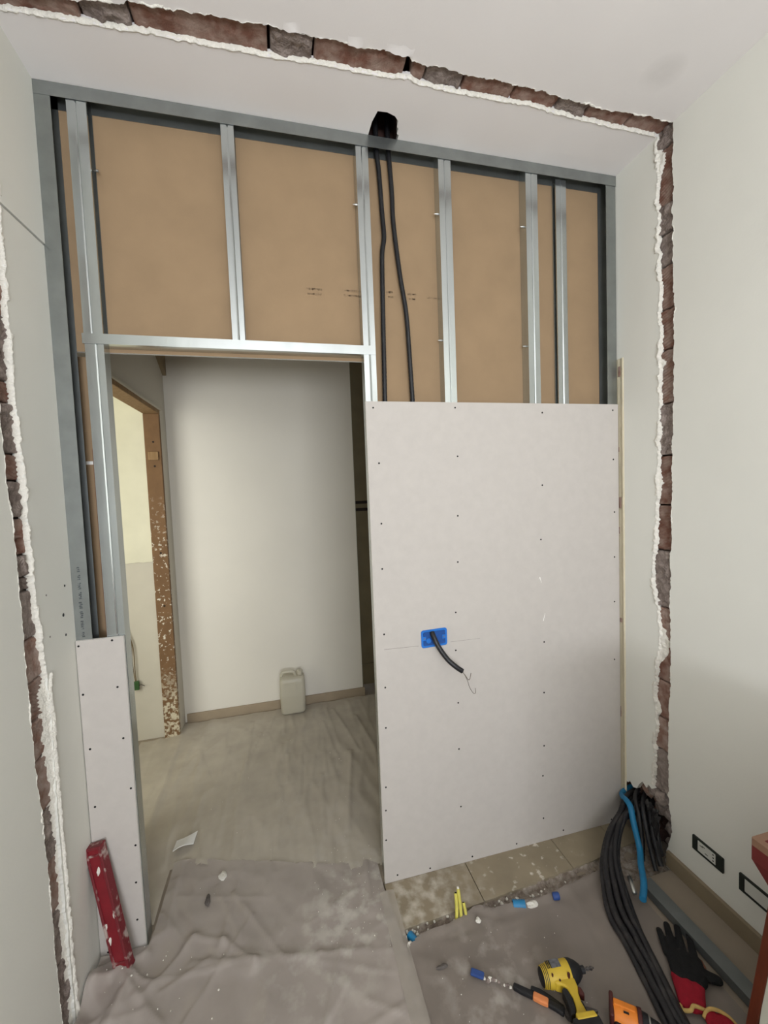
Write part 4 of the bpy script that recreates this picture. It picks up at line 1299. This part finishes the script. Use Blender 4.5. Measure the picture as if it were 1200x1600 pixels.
trg = [(0.098, 0.046), (0.108, 0.050), (0.110, 0.066), (0.106, 0.074), (0.092, 0.066)]
MB().prism(trg, lambda p: loc(p[0], p[1], -0.010), lambda p: loc(p[0], p[1], 0.010)).build('trigger', 'tool_brown', drv, bevel=0.003)
MB().prism([(0.086, 0.084), (0.091, 0.084), (0.092, 0.108), (0.088, 0.112)], lambda p: loc(p[0], p[1], -0.012), lambda p: loc(p[0], p[1], 0.012)).build('grip_rubber', 'tool_black', drv, bevel=0.002)
MB().prism([(0.030, 0.132), (0.112, 0.134), (0.114, 0.160), (0.028, 0.160)], lambda p: loc(p[0], p[1], -0.030), lambda p: loc(p[0], p[1], 0.030)).build('battery', 'tool_black', drv, bevel=0.005, segs=3)
MB().prism([(0.046, 0.122), (0.104, 0.124), (0.108, 0.140), (0.044, 0.140)], lambda p: loc(p[0], p[1], -0.026), lambda p: loc(p[0], p[1], 0.032)).build('foot', 'driver_yellow', drv, bevel=0.004, segs=3)
MB().obox(loc(0.052, -0.006, 0.0325), U, V, W, 0.032, 0.024, 0.005).build('label_plate', 'label_grey', drv, bevel=0.0015)
for d in (0.024, 0.029, 0.034):
    MB().obox(loc(d, -0.006, 0.0320), U, V, W, 0.0022, 0.022, 0.004).build('vent_slot', 'tool_black', drv)
for (u_, v_, r) in [(0.082, 0.026, 0.0045), (0.030, 0.020, 0.003), (0.050, 0.030, 0.003)]:
    MB().lathe(loc(u_, v_, 0.0), W, [(0.016, r), (0.030 if v_ < 0.03 else 0.0195, r)], 8).build('screw', 'tool_brown', drv)

# ------------------------------------------------------------------ pliers under the driver
pl = thing('pliers', (0.75, -0.56, 0.006), 'pliers with black and orange handles lying under the yellow driver', 'pliers')


def flat_path(pts, wds, z0, z1):
    pts = [Vector((p[0], p[1])) for p in pts]
    L_, R_ = [], []
    for i, p in enumerate(pts):
        d = (pts[min(i + 1, len(pts) - 1)] - pts[max(i - 1, 0)]).normalized()
        nn = Vector((-d.y, d.x))
        L_.append(p + nn * wds[i])
        R_.append(p - nn * wds[i])
    out_ = L_ + R_[::-1]
    return MB().prism([(p.x, p.y) for p in out_], lambda p: (p[0], p[1], z0), lambda p: (p[0], p[1], z1))


flat_path([(0.655, -0.482), (0.675, -0.500), (0.702, -0.522)], [0.008, 0.0095, 0.0095], 0.006, 0.021).build('handle_tip', 'tool_black', pl, bevel=0.004)
flat_path([(0.702, -0.522), (0.720, -0.538), (0.737, -0.552)], [0.0098, 0.0105, 0.0098], 0.0055, 0.0215).build('handle_grip', 'grip_orange', pl, bevel=0.004)
flat_path([(0.737, -0.552), (0.752, -0.566), (0.770, -0.586)], [0.0095, 0.010, 0.011], 0.006, 0.021).build('handle_collar', 'tool_black', pl, bevel=0.004)
flat_path([(0.706, -0.503), (0.728, -0.520), (0.752, -0.548), (0.772, -0.578)], [0.007, 0.008, 0.008, 0.009], 0.0058, 0.019).build('handle', 'tool_black', pl, bevel=0.004)
MB().lathe((0.783, -0.594, 0.006), (0, 0, 1), [(0, 0.015), (0.012, 0.015), (0.013, 0.008), (0.0145, 0.008)], 20).build('pivot', 'dark_steel', pl, smooth=True, autosmooth=40)
flat_path([(0.780, -0.590), (0.815, -0.594), (0.845, -0.602), (0.870, -0.611)], [0.009, 0.010, 0.008, 0.002], 0.0065, 0.017).build('jaw', 'dark_steel', pl, bevel=0.002)

# ------------------------------------------------------------------ orange tool at the picture's lower edge
ot = thing('orange_power_tool', (0.93, -0.67, 0.007), 'orange and black drill lying by the cable bundle at the bottom edge', 'power drill')
A = Vector((0.885, -0.640, 0.046))
AX = Vector((0.78, -0.62, 0)).normalized()
AN = Vector((-AX.y, AX.x, 0))
MB().obox(A + AX * 0.006, AX, AN, W, 0.012, 0.070, 0.068).build('rear_plate', 'tool_brown', ot, bevel=0.006, segs=3)
MB().lathe(A + AX * 0.010, AX, [(0, 0.032), (0.02, 0.034), (0.060, 0.034), (0.068, 0.031)], 22).build('motor_housing', 'tool_orange', ot, smooth=True, autosmooth=40)
MB().obox(A + AX * 0.040 + W * 0.030 + AN * 0.006, AX, AN, W, 0.058, 0.018, 0.012).build('top_ridge', 'tool_orange', ot, bevel=0.003)
MB().obox(A + AX * 0.044 + W * 0.0330 - AN * 0.012, AX, AN, W, 0.014, 0.004, 0.003).build('badge', 'tool_black', ot)
MB().lathe(A + AX * 0.074, AX, [(0, 0.036), (0.010, 0.036), (0.012, 0.033)], 22).build('collar', 'tool_brown', ot, smooth=True, autosmooth=40)
MB().lathe(A + AX * 0.086, AX, [(0, 0.031), (0.016, 0.029), (0.017, 0.025)], 22).build('gear_ring', 'tool_black', ot, smooth=True, autosmooth=40)
MB().lathe(A + AX * 0.103, AX, [(0, 0.026), (0.004, 0.026)], 22).build('steel_ring', 'zinc', ot, smooth=True, autosmooth=40)
MB().lathe(A + AX * 0.107, AX, [(0, 0.025), (0.020, 0.022), (0.040, 0.014), (0.044, 0.006)], 22).build('chuck', 'tool_black', ot, smooth=True, autosmooth=40)
hp = [A + AX * 0.03 - AN * 0.02, A + AX * 0.03 - AN * 0.13]
MB().obox((hp[0] + hp[1]) / 2 - W * 0.004, AX, AN, W, 0.040, 0.115, 0.036).build('handle', 'tool_black', ot, bevel=0.009, segs=3)
MB().obox(hp[1] - AN * 0.018, AX, AN, W, 0.085, 0.045, 0.066).build('battery', 'tool_black', ot, bevel=0.006, segs=3)

# ------------------------------------------------------------------ gloves
def blob(name, caps, mat, parent, voxel=0.004, zs=0.62, zbase=0.0, smooth_it=6):
    mb_ = MB()
    for (p, q, r0, r1) in caps:
        p, q = Vector(p), Vector(q)
        Ld = max(1e-4, (q - p).length)
        ax_ = (q - p) / Ld
        prof = []
        for i in range(5):
            a = math.pi / 2 * (1 - i / 4)
            prof.append((-r0 * math.sin(a), max(1e-4, r0 * math.cos(a))))
        for i in range(5):
            a = math.pi / 2 * i / 4
            prof.append((Ld + r1 * math.sin(a), max(1e-4, r1 * math.cos(a))))
        mb_.lathe(p, ax_, prof, 14)
    mb_.v = [(x, y, zbase + (z - zbase) * zs) for (x, y, z) in mb_.v]
    o = mb_.build(name, mat, parent, smooth=True)
    rm = o.modifiers.new('remesh', 'REMESH')
    rm.mode = 'VOXEL'
    rm.voxel_size = voxel
    rm.use_smooth_shade = True
    s_ = o.modifiers.new('smooth', 'SMOOTH')
    s_.factor = 0.5
    s_.iterations = smooth_it
    return o


gl = thing('work_glove', (1.25, -0.56, 0.005), 'black coated work glove with red cuff, fingers pointing at the wall', 'glove', group='work gloves')
zc = 0.030
blob('hand', [((1.220, -0.562, zc), (1.198, -0.605, zc), 0.026, 0.030), ((1.268, -0.592, zc), (1.233, -0.630, zc), 0.026, 0.030), ((1.244, -0.575, zc), (1.216, -0.615, zc), 0.030, 0.032),
              ((1.210, -0.545, zc), (1.246, -0.478, zc), 0.0145, 0.0105), ((1.236, -0.545, zc), (1.288, -0.470, zc), 0.0150, 0.0110), ((1.262, -0.555, zc), (1.314, -0.488, zc), 0.0145, 0.0110), ((1.286, -0.575, zc), (1.330, -0.520, zc), 0.0135, 0.0105),
              ((1.250, -0.610, zc), (1.268, -0.632, zc), 0.024, 0.020), ((1.268, -0.632, zc), (1.291, -0.651, zc), 0.019, 0.016)], 'glove_black', gl, voxel=0.003, zs=0.62, zbase=0.008, smooth_it=4)
blob('cuff', [((1.184, -0.612, zc), (1.148, -0.668, zc), 0.026, 0.026), ((1.216, -0.636, zc), (1.170, -0.684, zc), 0.028, 0.022), ((1.198, -0.620, zc), (1.158, -0.676, zc), 0.030, 0.026)], 'glove_red', gl, zs=0.50, zbase=0.008)
MB().tube(smooth_path([(1.124, -0.666, 0.016), (1.116, -0.682, 0.022), (1.130, -0.694, 0.030), (1.146, -0.690, 0.034), (1.166, -0.696, 0.028), (1.186, -0.702, 0.016)], 8), 0.0052, 8).build('hem', 'glove_trim', gl, smooth=True)
gl2 = thing('work_glove', (1.20, -0.74, 0.005), 'second glove with red cuff and yellow hem cut by the bottom edge', 'glove', group='work gloves')
blob('cuff', [((1.182, -0.722, zc), (1.150, -0.80, zc), 0.024, 0.032), ((1.205, -0.740, zc), (1.20, -0.82, zc), 0.026, 0.032)], 'glove_red', gl2, zs=0.5, zbase=0.008)
blob('hand', [((1.16, -0.83, zc), (1.15, -0.91, zc), 0.034, 0.034), ((1.20, -0.84, zc), (1.20, -0.91, zc), 0.034, 0.034), ((1.135, -0.92, zc), (1.125, -0.99, zc), 0.018, 0.013), ((1.165, -0.93, zc), (1.16, -1.01, zc), 0.018, 0.013),
              ((1.195, -0.93, zc), (1.195, -1.01, zc), 0.018, 0.013), ((1.222, -0.92, zc), (1.23, -0.98, zc), 0.017, 0.013), ((1.23, -0.86, zc), (1.265, -0.895, zc), 0.018, 0.014)], 'glove_black', gl2, zs=0.62, zbase=0.008)
MB().tube(smooth_path([(1.158, -0.712, 0.020), (1.182, -0.706, 0.030), (1.206, -0.716, 0.032), (1.226, -0.734, 0.026), (1.236, -0.756, 0.016)], 8), 0.005, 8).build('hem', 'glove_trim', gl2, smooth=True)

# ------------------------------------------------------------------ stool and white panel at the right edge
st = thing('wooden_stool', (1.34, -1.00, 0.0), 'dark reddish wooden stool with red seat at the right edge', 'stool')
sx0, sx1, sy1, sy0, zt = 1.175, 1.475, -0.825, -1.125, 0.682
MB().box((sx0 + 0.02, sy0 + 0.02, zt - 0.012), (sx1 - 0.02, sy1 - 0.02, zt + 0.001)).build('seat_pad', 'seat_red', st)
mb = MB()
frame_ring(mb, rrect((sx0 + sx1) / 2, (sy0 + sy1) / 2, sx1 - sx0, sy1 - sy0, 0.004, 2), rrect((sx0 + sx1) / 2, (sy0 + sy1) / 2, sx1 - sx0 - 0.04, sy1 - sy0 - 0.04, 0.004, 2), lambda p: (p[0], p[1], zt - 0.020), lambda p: (p[0], p[1], zt))
mb.build('seat_rim', 'seat_edge', st)
mb = MB()
o_ = rrect((sx0 + sx1) / 2, (sy0 + sy1) / 2, sx1 - sx0, sy1 - sy0, 0.004, 2)
cx_, cy_ = (sx0 + sx1) / 2, (sy0 + sy1) / 2
i_ = [(cx_ + (p[0] - cx_) * 0.80, cy_ + (p[1] - cy_) * 0.80) for p in o_]
n = len(o_)
vs_ = [(p[0], p[1], zt - 0.0205) for p in o_] + [(p[0], p[1], zt - 0.060) for p in o_] + [(p[0], p[1], zt - 0.135) for p in i_]
mb.add(vs_, [(i, (i + 1) % n, n + (i + 1) % n, n + i) for i in range(n)] + [(n + i, n + (i + 1) % n, 2 * n + (i + 1) % n, 2 * n + i) for i in range(n)] + [tuple(range(2 * n, 3 * n)), tuple(range(n - 1, -1, -1))])
mb.build('apron', 'seat_red', st)
for (tx, ty, bx_, by_) in [(sx0 + 0.045, sy1 - 0.045, sx0 - 0.016, sy1 + 0.0), (sx1 - 0.045, sy1 - 0.045, sx1 + 0.030, sy1 + 0.0), (sx0 + 0.045, sy0 + 0.045, sx0 - 0.016, sy0 - 0.0), (sx1 - 0.045, sy0 + 0.045, sx1 + 0.030, sy0 - 0.0)]:
    mb = MB()
    vs_ = []
    for (x, y, z, s) in ((bx_, by_, 0.0, 0.012), (tx, ty, zt - 0.10, 0.014)):
        vs_ += [(x - s, y - s, z), (x + s, y - s, z), (x + s, y + s, z), (x - s, y + s, z)]
    mb.add(vs_, [(3, 2, 1, 0), (4, 5, 6, 7), (0, 1, 5, 4), (1, 2, 6, 5), (2, 3, 7, 6), (3, 0, 4, 7)])
    mb.build('leg', 'mahogany', st, bevel=0.003)
for (a, b) in (((sx0 + 0.035, sy1 - 0.045, 0.46), (sx1 - 0.035, sy1 - 0.025, 0.49)), ((sx0 + 0.035, sy0 + 0.025, 0.46), (sx1 - 0.035, sy0 + 0.045, 0.49))):
    MB().box(a, b).build('stretcher', 'mahogany', st, bevel=0.003)

mb = MB()
vs_ = []
for dx in (0.0, 0.008):
    for (z, f) in ((0.02, 0.035), (0.50, 0.862)):
        x = sx0 - 0.016 + (0.061) * f - 0.009 + dx
        vs_ += [(x, sy1 - 0.0225 - 0.02 * f, z), (x, sy0 + 0.0225 + 0.02 * f, z)]
mb.add(vs_, [(0, 1, 3, 2), (4, 6, 7, 5), (0, 2, 6, 4), (1, 5, 7, 3), (2, 3, 7, 6), (0, 4, 5, 1)])
mb.build('side_panel', 'whiteboard', st, label='white side panel of the stool')
cab = thing('added_shade_cabinet', (1.24, -1.80, 0.0), 'low dark wooden cabinet added out of view to shade the lower right corner', 'cabinet')  # made-up cabinet, unseen, blocks window light from the corner by the cables
MB().box((0.92, -2.30, 0.06), (1.512, -1.24, 0.96)).build('body', 'shade_cabinet_wood', cab, bevel=0.004)
MB().box((0.90, -2.32, 0.961), (1.514, -1.22, 1.00)).build('top', 'shade_cabinet_wood', cab, bevel=0.006)
for y in (-2.285, -1.765):
    d_ = MB().box((0.902, y, 0.09), (0.919, y + 0.51, 0.93)).build('door', 'shade_cabinet_wood', cab, bevel=0.003)
    MB().lathe((0.902, y + (0.45 if y < -2 else 0.06), 0.5), (-1, 0, 0), [(0, 0.006), (0.012, 0.006), (0.014, 0.012), (0.024, 0.010)], 14).build('knob', 'zinc', d_, smooth=True)
for (x, y) in ((0.95, -2.27), (1.48, -2.27), (0.95, -1.27), (1.48, -1.27)):
    MB().box((x - 0.02, y - 0.02, 0.0), (x + 0.02, y + 0.02, 0.0595)).build('foot', 'shade_cabinet_wood', cab)

# ------------------------------------------------------------------ bits lying about
for i, (p, q, r) in enumerate([((0.566, -0.232, -0.006), (0.578, -0.200, 0.080), 0.0065), ((0.584, -0.236, -0.006), (0.590, -0.196, 0.090), 0.0065), ((0.603, -0.240, -0.006), (0.604, -0.212, 0.045), 0.006)]):
    mb = MB().tube(smooth_path([p, tuple((Vector(p) * 0.5 + Vector(q) * 0.5) + Vector((0.002, 0, 0.0))), q], 8), r, 12)
    labs = ['leftmost yellow conduit stub sticking up from the floor channel', 'tallest yellow conduit stub in the floor channel, white plug on top', 'shortest yellow conduit stub in the floor channel']
    yo = mb.build('yellow_conduit_stub', 'yellowtube', smooth=True, autosmooth=50, label=labs[i], cat='conduit', group='yellow conduit stubs')
    qq, d = Vector(q), (Vector(q) - Vector(p)).normalized()
    MB().lathe(qq, d, [(0.0, r * 0.72), (0.0008 if i != 1 else 0.006, r * 0.70)], 12).build('bore' if i != 1 else 'plug', 'darkgroove' if i != 1 else 'rim', yo)


def stub(name, p, q, r, mat, label, cat='conduit', group=None):
    t_ = thing(name, (p[0], p[1], min(p[2], q[2]) - r), label, cat, group)
    d = Vector(q) - Vector(p)
    n_ = 9
    mb_ = MB()
    prof = [(d.length * i / n_, r * (1.0 if i % 2 else 0.9)) for i in range(n_ + 1)]
    mb_.lathe(p, d, prof, 16)
    mb_.build('sleeve', mat, t_, smooth=True, autosmooth=50)
    MB().lathe(p, -d.normalized(), [(0.0, r * 0.72), (0.0006, r * 0.72)], 14).build('bore', 'darkgroove', t_)
    return t_


stub('blue_conduit_stub', (0.800, -0.238, 0.006), (0.845, -0.252, 0.006), 0.017, 'blue', 'thick blue conduit stub in the middle of the floor channel', group='blue conduit stubs')
stub('blue_conduit_stub', (0.380, -0.226, -0.002), (0.396, -0.262, 0.000), 0.014, 'blue', 'blue conduit stub at the doorway end of the floor channel', group='blue conduit stubs')
cap = MB().lathe((0.962, -0.262, 0.018), (0.9, -0.3, 0.1), [(0, 0.011), (0.004, 0.013), (0.022, 0.013), (0.026, 0.010)], 14)
cap.build('blue_plastic_piece', 'bluedark', smooth=True, autosmooth=40, label='small dark blue plastic piece beside the floor channel', cat='plastic piece')
t_ = thing('blue_tube_scrap', (0.565, -0.430, 0.010), 'flattened dark blue tube scrap with plaster crumbs on the floor cover', 'scrap')
MB().obox((0.556, -0.424, 0.020), Vector((0.82, -0.57, 0)), Vector((0.57, 0.82, 0)), W, 0.044, 0.022, 0.010).build('tube_piece', 'bluedark', t_, bevel=0.004)
for i in range(16):
    v_, f_ = rock((0.574 + i * 0.0060 + R0.uniform(-0.004, 0.004), -0.440 - i * 0.0034 + R0.uniform(-0.006, 0.006), 0.016), R0.uniform(0.004, 0.010) * (1 if i < 8 else 0.55), i, 1, (1, 1, 0.7))
    MB().add(v_, f_).build('crumb', 'rim' if i % 3 == 0 else 'mortar', t_)
# white offcut
mb = MB()
vs_ = []
for i in range(9):
    u = i / 8
    x = -0.570 + 0.086 * u
    y = 0.405 + 0.018 * u - 0.01 * math.sin(u * math.pi)
    for t in range(3):
        vs_.append((x + 0.004 * t, y + 0.030 * t * (0.8 + 0.3 * u), 0.015 + 0.018 * math.sin(u * math.pi) * (1 - t * 0.4) + 0.004 * t))
n = len(vs_)
vs_ += [(a, b, z - 0.004) for a, b, z in vs_]
fs = []
for i in range(8):
    for t in range(2):
        q = (i * 3 + t, (i + 1) * 3 + t, (i + 1) * 3 + t + 1, i * 3 + t + 1)
        fs += [q, tuple(n + z for z in reversed(q))]
rg = [i * 3 for i in range(9)] + [25, 26] + [i * 3 + 2 for i in range(7, -1, -1)] + [1]
for i in range(len(rg)):
    a, b = rg[i], rg[(i + 1) % len(rg)]
    fs.append((a, n + a, n + b, b))
mb.add(vs_, fs)
mb.build('white_offcut', 'paper', label='curved white offcut lying on the plastic just inside the doorway', cat='offcut')
for nm, mt, c_, sz, sq, lab in [('grey_chip', 'greychip', (-0.371, 0.108, 0.020), 0.022, (0.5, 1.2, 0.3), 'thin grey chip on the plastic film in the doorway'),
                                ('grey_chip', 'greychip', (0.453, -0.367, 0.016), 0.015, (1.3, 0.5, 0.4), 'small grey chip on the dusty cover left of the blue scrap'),
                                ('brick_fragment', 'chip', (1.290, -0.590, 0.010), 0.018, (0.8, 1.2, 0.4), 'reddish brick fragment between the glove and the steel channel'),
                                ('plaster_lump', 'rim', (0.872, -0.262, 0.008), 0.016, (1.4, 0.8, 0.6), 'white plaster lump right of the thick blue stub'),
                                ('plaster_lump', 'rim', (0.372, -0.268, 0.004), 0.013, (1, 1, 0.8), 'white plaster lump beside the blue stub at the doorway end'),
                                ('plaster_lump', 'rim', (0.640, -0.262, 0.014), 0.010, (1, 1, 0.8), 'white plaster lump on the cover edge by the yellow stubs'),
                                ('plaster_lump', 'rim', (-0.325, 0.206, 0.020), 0.018, (1.0, 1.3, 0.4), 'flat white plaster splat on the film in the doorway')]:
    if c_[1] > -0.2 or c_[1] < -0.3:
        c_ = (c_[0], c_[1], float(ground(c_[0], c_[1])) + sz * sq[2] * 0.7)
    v_, f_ = rock(c_, sz, c_[0] * 17, 2, sq)
    MB().add(v_, f_).build(nm, mt, label=lab, cat=nm.split('_')[-1])
# uncountable crumbs of plaster
mb = MB()
rc_ = random.Random(5)
for i in range(260):
    kx = rc_.random()
    if kx < 0.35:
        x, y = rc_.uniform(0.36, 1.2), rc_.uniform(-0.27, -0.20)
        z, s = -0.006, rc_.uniform(0.002, 0.007)
    elif kx < 0.6:
        x, y = rc_.gauss(0.20, 0.09), rc_.gauss(-0.02, 0.14)
        z, s = 0.018, rc_.uniform(0.0006, 0.0018)
        x = min(x, 0.32)
    elif kx < 0.75:
        x, y = rc_.uniform(0.40, 1.0), rc_.uniform(-0.75, -0.28)
        z, s = 0.008, rc_.uniform(0.0006, 0.0018)
    elif kx < 0.9:
        x, y = rc_.uniform(-0.66, -0.25), rc_.uniform(-0.35, -0.02)
        z, s = 0.026, rc_.uniform(0.001, 0.0032)
    else:
        x, y = rc_.uniform(-0.5, 0.3), rc_.uniform(0.1, 1.3)
        z, s = 0.008, rc_.uniform(0.0008, 0.0022)
    if kx >= 0.35:
        z = float(ground(x, y)) + 0.3 * s
    v_, f_ = rock((x, y, z), s, i, 1)
    mb.add(v_, f_)
mb.build('plaster_crumbs', 'rim', kind='stuff', label='scattered white plaster crumbs over floor films and channel', cat='debris')
